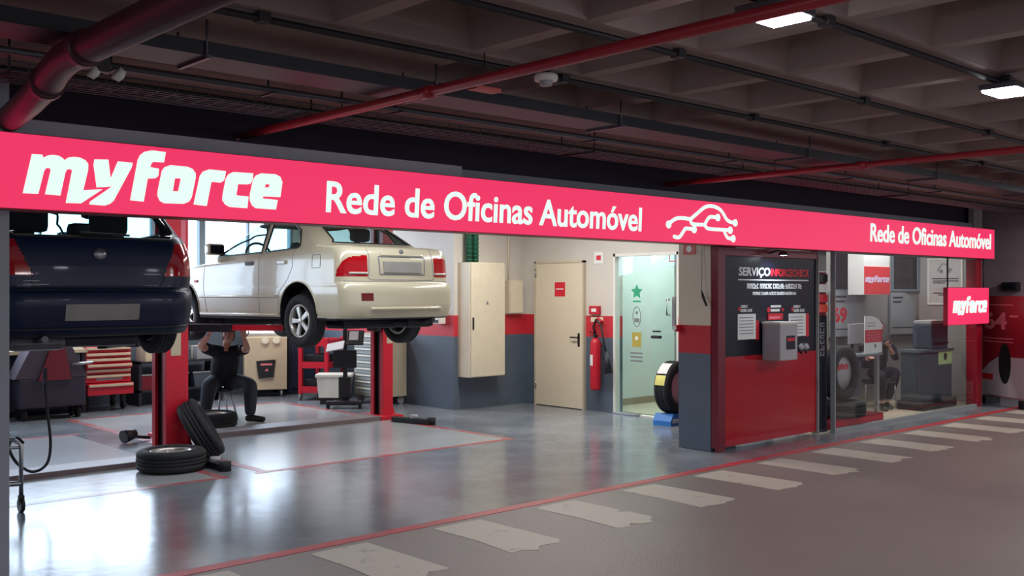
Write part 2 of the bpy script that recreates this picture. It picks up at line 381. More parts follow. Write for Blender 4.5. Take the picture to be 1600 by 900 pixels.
def onD(px, py, w0=0):
    d = ray(px); p = DP0 + DN * w0; t = (p.x * DN.x + p.y * DN.y) / (d[0] * DN.x + d[1] * DN.y)
    return ((d[0] * t - p.x) * DU.x + (d[1] * t - p.y) * DU.y, HC - (py - HY) / FX * t)
def rectD(x0, x1, yt, yb, w0=0):
    a = onD(x0, yt, w0); b = onD(x0, yb, w0); c = onD(x1, yt, w0); return a[0], c[0], b[1], a[1]
b = MB(); b.prism(rect(0, (DP1 - DP0).length, 0, ZC), [], fD(-.12), .12); struct('wall_back', b, shopwall)
b = MB(); b.box(15.4, 15.5, 6.37, 9.8, 0, ZC); b.box(15.2, 15.4, 6.37, 6.45, 0, ZC); struct('wall_right', b, shopwall)
far = mat('dim_grey_far_wall', (140, 126, 134), .8, noise=.15, scale=5)
b = MB(); b.box(16.3, 16.5, 2.6, 8.5, 0, ZC); struct('wall_right', b, far)
b = MB(); b.box(15.5, 16.3, 8.3, 8.5, 0, ZC); struct('wall_back', b, far)
# pillars
pil = bandmat('banded_pillar_paint', [(-1, (88, 98, 112)), (1.03, (186, 36, 48)), (1.33, (204, 190, 170))])
b = MB(); b.box(8.74, 9.2, 6.40, 6.82, 0, 2.2, .004); struct('wall_pillar', b, pil)
b = MB(); b.box(1.30, 1.835, 6.33, 6.85, 0, ZC, .008); struct('wall_left', b, M['concrete'])
# lintel behind the sign, dark beam over it
b = MB(); b.box(-3, 15.4, 6.40, 6.55, 2.2, 2.70); struct('trim_lintel', b, M['concrete'])
b = MB(); b.box(-1, 5.2, 6.24, 6.30, 2.606, 2.70); struct('trim_lintel', b, mat('light_grey_panel', (168, 170, 180), .6))
b = MB(); b.box(-3, 15.4, 6.50, 6.75, 2.70, ZC); struct('trim_beam', b, mat('dark_beam', (44, 38, 54), .8))
# rear windows
n = 1
for i in range(6):
    xa = -.9 + i * (9.8 / 6); xb = xa + 9.8 / 6
    f = MB(); w = .05
    f.box(xa, xb, YB - .02, YB + .08, 1.35, 1.35 + w); f.box(xa, xb, YB - .02, YB + .08, 2.93 - w, 2.93); f.box(xa, xa + w, YB - .02, YB + .08, 1.35 + w, 2.93 - w); f.box(xb - w, xb, YB - .02, YB + .08, 1.35 + w, 2.93 - w)
    f.box((xa + xb) / 2 - .012, (xa + xb) / 2 + .012, YB - .01, YB + .06, 1.35 + w, 2.93 - w)
    fo = struct('window_%d' % n, f, M['frame'])
    p = MB(); p.box(xa + w, xb - w, YB + .085, YB + .095, 1.35 + w, 2.93 - w); p.build('pane', M['winlit'], fo); n += 1
# beige steel door
dm = mat('cream_steel_door', (216, 204, 180), .45, noise=.03)
y0, y1, z0, z1 = rectX(838, 915, 407, 636, 10.49)
z0 = 0; z1 = 2.13
b = MB(); b.box(10.455, 10.5, y0 + .03, y1 - .03, .01, z1 - .03, .004)
d = struct('door_1', b, dm)
b = MB(); b.box(10.445, 10.5, y0, y0 + .03, 0, z1); b.box(10.445, 10.5, y1 - .03, y1, 0, z1); b.box(10.445, 10.5, y0, y1, z1 - .03, z1); b.build('door_frame', mat('door_frame_paint', (196, 184, 160), .5), d)
b = MB(); b.tube([(10.455, y0 + .10, 1.03), (10.40, y0 + .10, 1.03), (10.40, y0 + .22, 1.03)], .011); b.box(10.448, 10.456, y0 + .08, y0 + .12, .90, 1.09, .002); b.build('door_handle', M['black'], d)
for zz in (.25, 1.9):
    b = MB(); b.tube([(10.445, y1 - .03, zz), (10.445, y1 - .03, zz + .12)], .012); b.build('hinge', M['steel'], d)
a = rectX(867, 883, 441, 463, 10.455)
s = MB(); s.prism(rect(a[0], a[1], a[2], a[3]), [], fX(10.455), .004); s = s.build('door_sign', M['redpaper'], d); s['label'] = 'small red notice'
t = MB(); t.prism(rect(a[0] + .03, a[1] - .03, (a[2] + a[3]) / 2 - .004, (a[2] + a[3]) / 2 + .012), [], fX(10.45), .002); t.build('sign_text', M['paper'], s)
# glass door and sidelight
b = MB()
ya, yb_ = 8.2, 9.33
b.box(10.5, 10.6, yb_ - .035, yb_, 0, 2.21); b.box(10.5, 10.6, ya, yb_, 2.17, 2.21); b.box(10.5, 10.6, ya, ya + .03, 0, 2.21); b.box(10.5, 10.6, ya, yb_, 0, .015)
gd = struct('window_7', b, M['white'])
p = MB(); p.box(10.535, 10.547, ya + .03, yb_ - .035, .02, 2.17); p.build('pane', M['doorglass'], gd)
b = MB(); b.box(10.44, 10.53, 8.85, yb_ - .04, 0, .03, .005); b.build('threshold', M['steel'], gd)
hy = onX(1052, 470, 10.52)[0]; ly = onX(1025, 520, 10.52)[0]
b = MB(); b.box(10.515, 10.56, hy - .03, hy + .02, 1.22, 1.62, .005); b.tube([(10.51, hy + .06, 1.38), (10.46, hy + .06, 1.38), (10.46, hy + .06, 1.58), (10.51, hy + .06, 1.58)], .014)
b.build('door_handle', M['steel'], gd)
b = MB(); b.box(10.51, 10.56, ly - .05, ly + .05, 1.145, 1.165); b.box(10.49, 10.56, ly - .07, ly + .07, 1.06, 1.10, .012); b.build('door_lock', M['dark'], gd)
FXd = fX(10.534)
def star(cx, cy, r):
    return [(cx + (r if q % 2 == 0 else r * .5) * math.sin(PI * q / 5), cy + (r if q % 2 == 0 else r * .5) * math.cos(PI * q / 5)) for q in range(10)]
q = onX(995, 456, 10.534); b = MB(); b.prism(star(q[0], q[1], .105), [], FXd, .002); st = b.build('star_sticker', M['teal'], gd); st['label'] = 'green star sticker'
q = onX(995, 471, 10.534); b = MB(); b.prism(rect(q[0] - .07, q[0] + .07, q[1] - .012, q[1] + .012), [], FXd, .002); b.build('star_caption', M['teal'], gd)
q = onX(995, 495, 10.534); b = MB()
el = lambda rx, ry: [(q[0] + rx * math.cos(2 * PI * t / 28), q[1] + ry * math.sin(2 * PI * t / 28)) for t in range(28)]
b.prism(el(.075, .14), [el(.063, .128)], FXd, .002); b.disc((q[0], q[1] + .055), .022, FXd, .002)
b.prism(rect(q[0] - .045, q[0] + .045, q[1] - .075, q[1] - .02), [], FXd, .002); b.build('oval_sticker', M['inkgrey'], gd)
a = rectX(988, 1002, 519, 542, 10.534); b = MB(); b.prism(rect(*a), [], FXd, .002); o = b.build('gold_sticker', M['gold'], gd)
b = MB(); b.disc(((a[0] + a[1]) / 2, (a[2] + a[3]) / 2 + .02), .028, fX(10.531), .002); b.build('sticker_mark', M['paper'], o)
b = MB()
for yy in (550, 556, 562):
    a = rectX(985, 1004, yy, yy + 2.5, 10.534); b.prism(rect(*a), [], FXd, .002)
b.build('opening_text', M['inkgrey'], gd)
a = rectX(1046, 1058, 397, 409, 10.534); b = MB(); b.prism(rect(*a), [rect(a[0] + .012, a[1] - .012, a[2] + .012, a[3] - .012)], FXd, .002); b.build('notice_sticker', M['redpaper'], gd)
# ------------------------------------------------------------------ the long lit sign
YS = 6.16; ZS0, ZS1 = 2.165, 2.605
sg = thing('fascia_sign', 'long lit red fascia sign with white lettering across the whole workshop front', 'sign', (7.2, YS, ZS0))
b = MB(); b.box(-1, 15.4, YS, YS + .2, ZS0, ZS1, .004); b.build('casing', M['signside'], sg)
b = MB(); b.box(-.99, 15.39, YS - .012, YS + .002, ZS0 + .006, ZS1 - .006); b.build('lit_face', M['signred'], sg)
gA = lambda pts, ox=20: [(ox + u / 7.26, 220 + v / 7.26) for u, v in pts]
GL = [
 (gA([(215,152),(330,158),(342,192),(400,165),(460,160),(520,172),(565,200),(580,222),(630,190),(690,182),(760,192),(820,222),(852,265),(850,330),(795,562),(1015,550),(770,710),(600,705),(672,335),(655,322),(610,325),(590,370),(535,622),(365,605),(430,330),(415,310),(375,308),(350,345),(285,602),(112,595)]), []),
 (gA([(925,212),(1080,215),(1105,435),(1190,235),(1355,250),(1345,300),(1140,680),(1100,715),(1040,735),(865,722),(875,690),(1125,518),(950,530),(915,270)]), []),
 (gA([(1330,675),(1415,220),(1440,165),(1490,125),(1560,112),(1600,112),(1731,130),(1710,245),(1590,238),(1565,262),(1555,300),(1654,318),(1645,400),(1615,425),(1525,430),(1480,690)]), []),
 (gA([(165,340),(195,300),(260,277),(450,295),(510,320),(545,370),(545,420),(500,640),(470,690),(410,715),(190,708),(140,680),(115,620),(120,560)], 230), [gA([(310,425),(380,428),(350,575),(285,572)], 230)]),
 (gA([(595,400),(630,350),(700,325),(888,345),(880,400),(865,450),(830,475),(730,465),(720,480),(670,740),(525,722)], 230), []),
 (gA([(890,430),(920,380),(975,355),(1198,370),(1190,440),(1170,485),(1135,495),(1025,492),(1005,620),(1145,632),(1130,765),(930,750),(880,720),(850,670),(855,610)], 230), []),
 (gA([(1200,440),(1230,395),(1290,370),(1450,380),(1505,410),(1528,470),(1505,640),(1310,630),(1305,655),(1475,672),(1455,780),(1230,765),(1185,730),(1162,670),(1165,600)], 230), [gA([(1338,492),(1388,495),(1380,530),(1328,528)], 230)]),
]
YL = YS - .012
LOGO = [([onY(x, y, YL) for x, y in o_], [[onY(x, y, YL) for x, y in h] for h in hs]) for o_, hs in GL]
lx = [p[0] for o_, _ in LOGO for p in o_]; lz = [p[1] for o_, _ in LOGO for p in o_]
LB = (min(lx), max(lx), min(lz), max(lz))
NL = [([((x - LB[0]) / (LB[1] - LB[0]), (z - LB[2]) / (LB[3] - LB[2])) for x, z in o_], [[((x - LB[0]) / (LB[1] - LB[0]), (z - LB[2]) / (LB[3] - LB[2])) for x, z in h] for h in hs]) for o_, hs in LOGO]
def addlogo(mb, fn, u0, u1, v0, v1, d):
    g = lambda a, bb: (u0 + (u1 - u0) * a, v0 + (v1 - v0) * bb)
    for o_, hs in NL: mb.prism([g(*p) for p in o_], [[g(*p) for p in h] for h in hs], fn, d)
b = MB()
for o_, hs in LOGO: b.prism(o_, hs, fY(YL), .008)
b.build('logo_lettering', M['signwhite'], sg)
a = onY(510, 331, YL); c_ = onY(1002, 356, YL); top = onY(540, 288, YL)
b = MB(); addtext(b, 'Rede de Oficinas Automóvel', fY(YL), a[0], c_[0], a[1] - .005, onY(516, 285, YL)[1] + .012, .006, .016, .05)
b.build('slogan_lettering', M['signwhite'], sg)
a = onY(1360, 377, YL); c_ = onY(1548, 386, YL)
b = MB(); addtext(b, 'Rede de Oficinas Automóvel', fY(YL), a[0], c_[0], a[1] - .004, onY(1361, 350, YL)[1] + .012, .006, .016, .05)
b.build('slogan_lettering', M['signwhite'], sg)
gc = lambda pts: [onY(1030 + u / 12.16, 310 + v / 12.16, YL) for u, v in pts]
b = MB()
def smooth2(pts, n=5):
    P = [Vector(p) for p in pts]; out = []
    for i in range(len(P) - 1):
        p0, p1, p2, p3 = P[max(i - 1, 0)], P[i], P[i + 1], P[min(i + 2, len(P) - 1)]
        for j in range(n):
            t = j / n
            out.append(.5 * ((2 * p1) + (p2 - p0) * t + (2 * p0 - 5 * p1 + 4 * p2 - p3) * t * t + (3 * p1 - p0 - 3 * p2 + p3) * t ** 3))
    return out + [P[-1]]
for pts in ([(175,495),(240,430),(330,380),(450,375),(590,395)], [(590,395),(700,300),(830,190),(900,155),(985,145),(1080,170),(1160,220),(1220,300),(1270,390),(1340,445),(1440,465)],
            [(590,390),(600,450),(650,490),(860,500)], [(860,500),(920,390),(980,350),(1110,365)], [(860,500),(930,575),(1200,595),(1345,605)], [(1220,600),(1270,710),(1310,755),(1400,765)], [(280,725),(380,735),(480,590),(520,570),(660,590)]):
    b.stroke(smooth2(gc(pts), 4), .036, fY(YL), .006)
for p in ((175,495),(1440,465),(1110,365),(1345,605),(1400,765),(660,590)):
    b.disc(gc([p])[0], .038, fY(YL), .007)
b.disc(gc([(280, 725)])[0], .018, fY(YL), .0062)
b.build('car_outline_emblem', M['signwhite'], sg)
# hanging light box
xa = onY(1482, 449, 6.17)[0]; xb = onY(1545, 449, 6.17)[0]; za = onY(1482, 509, 6.17)[1]; zb = onY(1482, 449, 6.17)[1]
hs_ = thing('hanging_light_box', 'small lit red box sign hanging under the right end of the fascia sign', 'sign', ((xa + xb) / 2, 6.05, za))
b = MB(); b.box(xa, xb, 6.18, 6.245, za, zb, .004); b.build('casing', M['signside'], hs_)
b = MB(); b.box(xa + .004, xb - .004, 6.168, 6.182, za + .006, zb - .006); b.build('lit_face', M['signred'], hs_)
lt = onY(1488, 463, 6.168); lb_ = onY(1542, 492, 6.168)
b = MB(); addlogo(b, fY(6.168), lt[0] + .01, lb_[0], onY(1488, 493, 6.168)[1], onY(1488, 463, 6.168)[1], .006); b.build('logo_lettering', M['signwhite'], hs_)
for xx in (xa + .06, xb - .10):
    b = MB(); b.tube([(xx, 6.21, zb), (xx, 6.21, ZS0)], .012); b.build('hanging_rod', M['dark'], hs_)
# ------------------------------------------------------------------ ceiling services
def pipething(name, label, pts, r, m, cat='pipe', rings=None, rm=None, ringr=None):
    t = thing(name, label, cat, pts[0]); b = MB(); b.tube(pts, r, 16); b.build('pipe_run', m, t)
    for p, q in (rings or []):
        b = MB(); b.tube([p, q], ringr or r * 1.25, 16); b.build('coupling', rm or m, t)
    return t
pipething('sprinkler_pipe', 'thin red sprinkler pipe running from top centre down to the big logo', [(3.38, -1, 2.78), (3.38, 3.0, 2.78), (3.38, 7.0, 2.78)], .028, M['pipe'], rings=[((3.38, 4.3, 2.78), (3.38, 4.4, 2.78))])
pipething('sprinkler_pipe', 'thin red sprinkler pipe at right, ending over the car outline emblem', [(8.1, -1, 2.78), (8.1, 3.0, 2.78), (8.1, 7.0, 2.78)], .028, M['pipe'], rings=[((8.1, 4.3, 2.78), (8.1, 4.4, 2.78))])
pp = [(1.62, -1, 2.72), (1.62, 4.15, 2.72), (1.60, 4.42, 2.70), (1.58, 4.60, 2.66), (1.58, 4.75, 2.60), (1.58, 4.86, 2.50), (1.58, 5.45, 2.26)]
pp = [(1.62, -1, 2.75), (1.60, 4.5, 2.75), (1.60, 4.72, 2.745), (1.61, 4.88, 2.725), (1.63, 5.02, 2.70), (1.69, 5.5, 2.675), (1.80, 6.22, 2.685)]
pipething('main_water_pipe', 'thick dark red pipe bending at the top left over the sign', pp, .072, mat('dark_red_pipe_paint', (62, 20, 32), .45, noise=.15), rings=[((1.60, 4.42, 2.75), (1.60, 4.50, 2.75)), ((1.632, 5.03, 2.70), (1.642, 5.11, 2.696))], ringr=.084)
for yy, lab in ((4.25, 'dark cable conduit on the ceiling rib nearest the cable trays'), (3.38, 'dark cable conduit on the middle ceiling rib'), (2.50, 'dark cable conduit on the ceiling rib beside the panel lights')):
    t = thing('cable_conduit', lab, 'conduit', (7, yy, 2.97)); b = MB(); b.tube([(-2, yy, 2.968), (20, yy, 2.968)], .018, 8); b.build('conduit_run', M['conduit'], t)
    for xx in range(0, 18, 2):
        b = MB(); b.box(xx + .3, xx + .36, yy - .03, yy + .03, 2.95, 2.995); b.build('clip', M['conduit'], t)
# solid trunking
t = thing('cable_trunking', 'broad dark cable trunking crossing the ceiling above the sign', 'cable tray', (7, 4.7, 2.84))
b = MB(); b.box(-2, 20, 4.56, 4.86, 2.83, 2.84); b.box(-2, 20, 4.56, 4.57, 2.84, 2.90); b.box(-2, 20, 4.85, 4.86, 2.84, 2.90); b.build('channel', M['dark'], t)
b = MB()
for j in range(6): b.tube([(x, 4.6 + .045 * j + .012 * math.sin(x * 1.7 + j), 2.856) for x in [i * .5 - 2 for i in range(45)]], .016, 6)
b.build('cable_bundle', M['conduit'], t)
for xx in (2.2, 3.6, 5.2, 7.6, 10, 12.4):
    b = MB(); b.box(xx, xx + .02, 4.54, 4.88, 2.815, 2.832); b.tube([(xx, 4.55, 2.82), (xx, 4.55, 3.0)], .006, 6); b.tube([(xx, 4.87, 2.82), (xx, 4.87, 3.0)], .006, 6); b.build('hanger', M['galv'], t)
t = thing('metal_conduit', 'pair of thin grey metal conduits below the broad trunking', 'conduit', (7, 5.2, 2.84))
b = MB(); b.tube([(-2, 5.18, 2.85), (20, 5.18, 2.85)], .018, 8); b.build('conduit_run', M['galv'], t)
b = MB(); b.tube([(-2, 5.26, 2.86), (20, 5.26, 2.86)], .014, 8); b.build('conduit_run', M['galv'], t)
for xx in (2.0, 2.9, 3.8, 5.6, 7.4, 9.4, 11.4):
    b = MB(); b.tube([(xx, 5.22, 2.83), (xx, 5.22, 3.0)], .006, 6); b.box(xx - .01, xx + .01, 5.14, 5.3, 2.825, 2.835); b.build('hanger', M['dark'], t)
t = thing('wire_mesh_tray', 'long wire mesh cable tray close behind the top edge of the sign', 'cable tray', (7, 5.72, 2.83))
b = MB()
for j in range(7): b.tube([(-2, 5.55 + .055 * j, 2.83), (18, 5.55 + .055 * j, 2.83)], .004, 5)
for yy in (5.55, 5.88): b.tube([(-2, yy, 2.88), (18, yy, 2.88)], .005, 5)
for i in range(200):
    x = -2 + i * .1; b.tube([(x, 5.55, 2.88), (x, 5.55, 2.83), (x, 5.88, 2.83), (x, 5.88, 2.88)], .0035, 4)
b.build('wire_mesh', M['galv'], t)
b = MB()
for j in range(5): b.tube([(x, 5.6 + .06 * j + .015 * math.sin(x * 2.1 + j * 2), 2.85) for x in [i * .4 - 2 for i in range(50)]], .013, 6)
b.build('cable_bundle', M['conduit'], t)
for xx in (1.6, 3.6, 6, 8.6, 11.4):
    b = MB(); b.tube([(xx, 5.53, 2.82), (xx, 5.53, 3.0)], .006, 6); b.tube([(xx, 5.90, 2.82), (xx, 5.90, 3.0)], .006, 6); b.tube([(xx, 5.53, 2.82), (xx, 5.90, 2.82)], .008, 6); b.build('hanger', M['dark'], t)
# LED panel lights
def led(loc, lab):
    t = thing('led_panel_light', lab, 'ceiling light', loc, group='panel lights on the parking ceiling')
    x, y, z = loc
    b = MB(); b.box(x - .15, x + .15, y - .11, y + .11, z - .0, z + .035, .006); b.build('housing', M['galv'], t)
    b = MB(); b.box(x - .135, x + .135, y - .095, y + .095, z - .012, z + .002, .003); b.build('diffuser', M['led'], t)
    b = MB(); b.box(x - .02, x + .02, y - .02, y + .02, z + .035, 3.0 if y > 2.3 else 3.0); b.build('bracket', M['dark'], t)
    return t
led((3.83, 2.46, 2.90), 'bright white panel light at top, nearest the long red pipe')
led((6.32, 2.45, 2.90), 'bright white panel light at the right edge of the ceiling')
# smoke detector, small red box, emergency lamp
p = gnd(853, 127, 2.88) if False else at(853, 127, 1575 * 1.2 / 327)
t = thing('smoke_detector', 'round white smoke detector on the ceiling beside the red pipe', 'smoke detector', (p.x, p.y, 2.88))
b = MB(); b.lathe([(0, 2.87), (.035, 2.875), (.04, 2.90), (0, 2.90)], 24, Matrix.Translation((p.x, p.y, 0))); b.build('sensor_head', M['silver'], t)
b = MB(); b.lathe([(0, 2.90), (.065, 2.902), (.07, 2.93), (.06, 2.94), (0, 2.94)], 24, Matrix.Translation((p.x, p.y, 0))); b.build('base', M['white'], t)
b = MB(); b.tube([(p.x, p.y, 2.94), (p.x, p.y, 3.0)], .03); b.build('mounting_box', M['dark'], t)
p = at(757, 140, 1575 * 1.1 / 314)
t = thing('hanging_plate', 'small salmon plate hanging from the ceiling left of the smoke detector', 'plate', (p.x, p.y, 2.79))
b = MB(); b.box(p.x - .09, p.x + .09, p.y - .04, p.y + .04, 2.79, 2.81, .003); b.build('plate', mat('salmon_plate', (200, 92, 84), .5), t)
b = MB(); b.tube([(p.x, p.y, 2.81), (p.x, p.y, 3.0)], .004, 6); b.build('rod', M['conduit'], t)
p = at(160, 103, 1575 * 1.05 / 350)
t = thing('emergency_spotlight', 'twin-head emergency spotlight on the ceiling at the upper left', 'lamp', (p.x, p.y, p.z))
b = MB(); b.box(p.x - .03, p.x + .03, p.y - .02, p.y + .02, p.z - .03, 2.815, .004); b.build('body', M['black'], t)
for s_ in (-1, 1):
    b = MB(); b.lathe([(0, 0), (.035, .005), (.03, .04), (0, .05)], 16, Matrix.Translation((p.x + s_ * .055, p.y - s_ * .01, p.z - .02)) @ Matrix.Rotation(R(120) * 1, 4, 'Y')); b.build('lamp_head', M['white'], t)
# bay tube lights (hidden from the photo by the sign but part of the bay)
for x, y, lab in ((3.2, 8.6, 'tube light on the bay ceiling over the dark hatchback'), (6.5, 10.4, 'tube light on the bay ceiling over the cream saloon')):
    t = thing('tube_light', lab, 'ceiling light', (x, y, 2.9), group='tube lights on the bay ceiling')
    b = MB(); b.box(x - .6, x + .6, y - .06, y + .06, 2.94, 3.0, .005); b.build('housing', M['white'], t)
    b = MB(); b.tube([(x - .57, y, 2.925), (x + .57, y, 2.925)], .014); b.build('tube', M['tube'], t)
# ------------------------------------------------------------------ information booth panel
t = thing('information_panel', 'tall black and red service information panel right of the pillar', 'display panel', (9.62, 6.25, 0))
XA, XB = 8.75, 10.72
b = MB(); b.box(XA, XB, 6.35, 6.398, .04, 2.16); b.build('backing_board', M['dkred'], t)
b = MB(); b.box(XA, XA + .13, 6.31, 6.35, .0, 2.16, .004); b.build('side_frame', M['dkred'], t)
b = MB(); b.box(XA + .13, XB, 6.31, 6.35, 2.07, 2.16, .004); b.build('top_frame', M['dkred'], t)
XP0 = XA + .13; zs = onY(1137, 558, 6.33)[1]
b = MB(); b.box(XP0, XB - .01, 6.33, 6.35, zs, 2.07); fb = b.build('black_face', M['gloss_black'], t)
b = MB(); b.box(XP0, XB - .01, 6.325, 6.35, .04, zs); b.build('red_face', M['gloss_red'], t)
YF = 6.33
def pxr(x0, x1, yt, yb, Y=YF): return rect(*rectY(x0, x1, yt, yb, Y))
a = onY(1154, 431, YF); c_ = onY(1203, 418, YF); e_ = onY(1264, 435, YF)
b = MB(); addtext(b, 'SERVIÇO', fY(YF), a[0], c_[0], a[1] - .02, onY(1154, 417, YF)[1], .004, .03, .08); b.build('title_text', M['paper'], t)
b = MB(); addtext(b, 'INFORCECHECK', fY(YF), c_[0] + .015, e_[0], a[1], onY(1154, 418, YF)[1] - .003, .004, .03, .08); b.build('title_text', M['redpaper'], t)
b = MB(); b.prism(pxr(1153, 1263, 436, 438), [], fY(YF), .003); b.build('underline', M['paper'], t)
a = onY(1167, 451, YF); c_ = onY(1252, 444, YF)
b = MB(); wordmarks(b, fY(YF), a[0], c_[0], a[1], onY(1167, 443, YF)[1], .003, 3); b.build('subtitle_text', M['paper'], t); b = MB()
a = onY(1176, 461, YF); c_ = onY(1244, 456, YF); wordmarks(b, fY(YF), a[0], c_[0], a[1], onY(1176, 456, YF)[1], .003, 5); b.build('subtitle_text', M['paper'], t)
for (xx, s1, s2) in ((1157, '1. LEIA', 'O CARTAZ'), (1240, '3. LEVE', 'O RECIBO')):
    b = MB(); a = onY(xx, 481, YF); c_ = onY(xx + 11, 480, YF); wordmarks(b, fY(YF), a[0], c_[0], a[1], onY(xx, 477, YF)[1], .003, 7); b.build('step_text', M['paper'], t); b = MB()
    a = onY(xx, 487.5, YF); c_ = onY(xx + 18, 486, YF); wordmarks(b, fY(YF), a[0], c_[0], a[1], onY(xx, 483, YF)[1], .003, 8); b.build('step_text', M['paper'], t)
    b = MB(); b.disc(onY(xx - 2, 483, YF), .022, fY(YF), .003); b.build('step_mark', M['redpaper'], t)
b = MB(); b.prism(pxr(1204, 1220, 477, 480.5), [], fY(YF), .003); b.prism(pxr(1204, 1218, 483, 487), [], fY(YF), .003); b.build('step_text', M['paper'], t)
b = MB(); b.disc(onY(1201, 484, YF), .03, fY(YF), .003); b.disc(onY(1223, 484, YF), .02, fY(YF), .003); b.build('step_mark', M['redpaper'], t)
for (x0, x1, yt, yb, sx) in ((1152, 1180, 491, 531, 1180), (1232, 1258, 490, 526, 1258)):
    b = MB(); b.prism(pxr(x0, x1, yt, yb), [], fY(YF), .008); pp_ = b.build('notice_sheet', M['paper'], t)
    b = MB()
    for q in range(6): b.prism(pxr(x0 + 3, x1 - 3, yt + 5 + q * 5, yt + 6.2 + q * 5, YF - .008), [], fY(YF - .008), .001)
    b.build('printed_lines', M['inkgrey'], pp_)
    b = MB(); b.prism(pxr(sx, sx + 5, yt + (10 if sx < 1200 else 0), yb), [], fY(YF), .008); b.build('red_edge', M['redpaper'], pp_)
b = MB(); b.prism(pxr(1199, 1222, 490, 500), [], fY(YF), .012); o = b.build('red_button_plate', M['redpaper'], t)
b = MB(); b.prism(pxr(1202, 1219, 494.5, 498, YF - .012), [], fY(YF - .012), .002); b.build('button_label', M['pink'], o)
# dispenser box (projecting)
bx0 = onY(1217, 530, 6.12)[0]; bx1 = onY(1243, 530, 6.12)[0]; bz0 = onY(1217, 564, 6.12)[1]; bz1 = onY(1217, 505, 6.12)[1]
dsp = thing('dispenser_box', 'silver grey box mounted on the middle of the information panel', 'box', ((bx0 + bx1) / 2, 6.2, bz0))
b = MB(); b.box(bx0 - .02, bx1, 6.09, 6.324, bz0, bz1, .018); b.build('housing', M['silver'], dsp)
b = MB(); b.box(bx0 - .03, bx1 + .005, 6.085, 6.324, bz1 - .012, bz1 + .012, .006); b.build('lid', M['white'], dsp)
b = MB(); b.prism(rect(bx0 + .10, bx1 - .06, bz0 + .12, bz1 - .14), [], fY(6.09), .004); sc_ = b.build('display_window', M['gloss_black'], dsp)
b = MB(); b.prism(rect(bx0 + .11, bx1 - .07, bz1 - .20, bz1 - .165), [], fY(6.086), .003); b.build('red_label', M['redpaper'], sc_)
gx = onY(1254, 545, 6.29)
g2 = thing('intercom_handset', 'small grey twin handset beside the silver box on the panel', 'handset', (gx[0], 6.29, gx[1]))
for s_ in (-.055, .055):
    b = MB(); b.tube([(gx[0] + s_, 6.28, gx[1] - .05), (gx[0] + s_, 6.27, gx[1] + .01), (gx[0] + s_, 6.29, gx[1] + .05)], [.02, .034, .03], 12); b.build('earpiece', M['silver'], g2)
b = MB(); b.box(gx[0] - .07, gx[0] + .07, 6.29, 6.33, gx[1] + .02, gx[1] + .07, .01); b.build('bracket', M['black'], g2)
# small spotlight above the panel
sx_ = onY(1224, 398, 6.14)
t = thing('panel_spotlight', 'small bright spotlight above the black information panel', 'lamp', (sx_[0], 6.14, sx_[1]))
b = MB(); b.lathe([(0, .0), (.045, .004), (.045, .012), (0, .012)], 20, Matrix.Translation((sx_[0], 6.14, sx_[1] - .01))); b.build('lens', M['led'], t)
b = MB(); b.lathe([(0, .05), (.03, .045), (.055, .01), (.055, 0), (.047, 0), (.047, .012)], 20, Matrix.Translation((sx_[0], 6.14, sx_[1] - .008))); b.build('shade', M['black'], t)
b = MB(); b.tube([(sx_[0], 6.14, sx_[1] + .035), (sx_[0], 6.22, sx_[1] + .05), (sx_[0], 6.31, sx_[1] + .02)], .01); b.build('bracket', M['black'], t)
sl = bpy.data.lights.new('spot_bulb', 'SPOT'); sl.energy = 10; sl.spot_size = R(120); sl.spot_blend = .6; sl.color = (.75, .9, 1); sl.shadow_soft_size = .03
slo = bpy.data.objects.new('spot_bulb', sl); C.objects.link(slo); slo.location = (sx_[0], 6.14, sx_[1] - .03); slo.rotation_euler = (R(25), 0, 0)
# ------------------------------------------------------------------ shop front glazing
YG = 6.27
b = MB(); b.box(10.73, 11.0, 6.36, 6.40, 1.93, 2.2); b.box(10.72, 10.735, 6.30, 6.40, 0, 2.2); struct('trim_post', b, shopwall)
b = MB(); b.box(15.0, 15.2, 6.25, 6.40, 0, 2.2, .004); struct('trim_post', b, mat('red_shop_post', (150, 20, 40), .35))
b = MB(); b.box(10.99, 15.0, 6.24, 6.30, 0, .04); b.box(10.99, 15.0, 6.24, 6.30, 2.15, 2.2); b.box(10.99, 11.01, 6.24, 6.30, .04, 2.15)
wf = struct('window_8', b, M['grey'])
b = MB(); b.box(11.01, 15.0, YG, YG + .01, .04, 2.15); b.build('pane', M['shopglass'], wf)
# black banner behind the narrow pane
bx = onY(1282, 500, 6.33)[0]
t = thing('roll_banner', 'narrow black banner with white lettering right of the information panel', 'banner', (10.80, 6.36, 0))
b = MB(); b.box(10.745, 10.98, 6.34, 6.36, .05, 1.40); b.build('banner_sheet', M['gloss_black'], t)
b = MB(); b.box(10.745, 10.98, 6.33, 6.40, .0, .05, .004); b.build('base', M['dark'], t)
b = MB(); wordmarks(b, lambda u, v, w: (10.87 - (v - .5), 6.339 - w, .92 + u), 0, .42, .45, .55, .002, 4); b.build('banner_text', M['inkgrey'], t)
# brochure rack above banner
t = thing('brochure_rack', 'rack of orange and red brochures above the narrow black banner', 'rack', (10.8, 6.36, 1.42))
b = MB(); b.box(10.74, 10.985, 6.35, 6.37, 1.40, 1.92); b.build('back_panel', M['dkred'], t)
for zz, mm in ((1.44, 'orange'), (1.56, 'redpaper'), (1.68, 'paper'), (1.80, 'black')):
    b = MB(); b.box(10.75, 10.975, 6.325, 6.35, zz, zz + .095, .004); b.build('brochure_stack', M[mm], t)
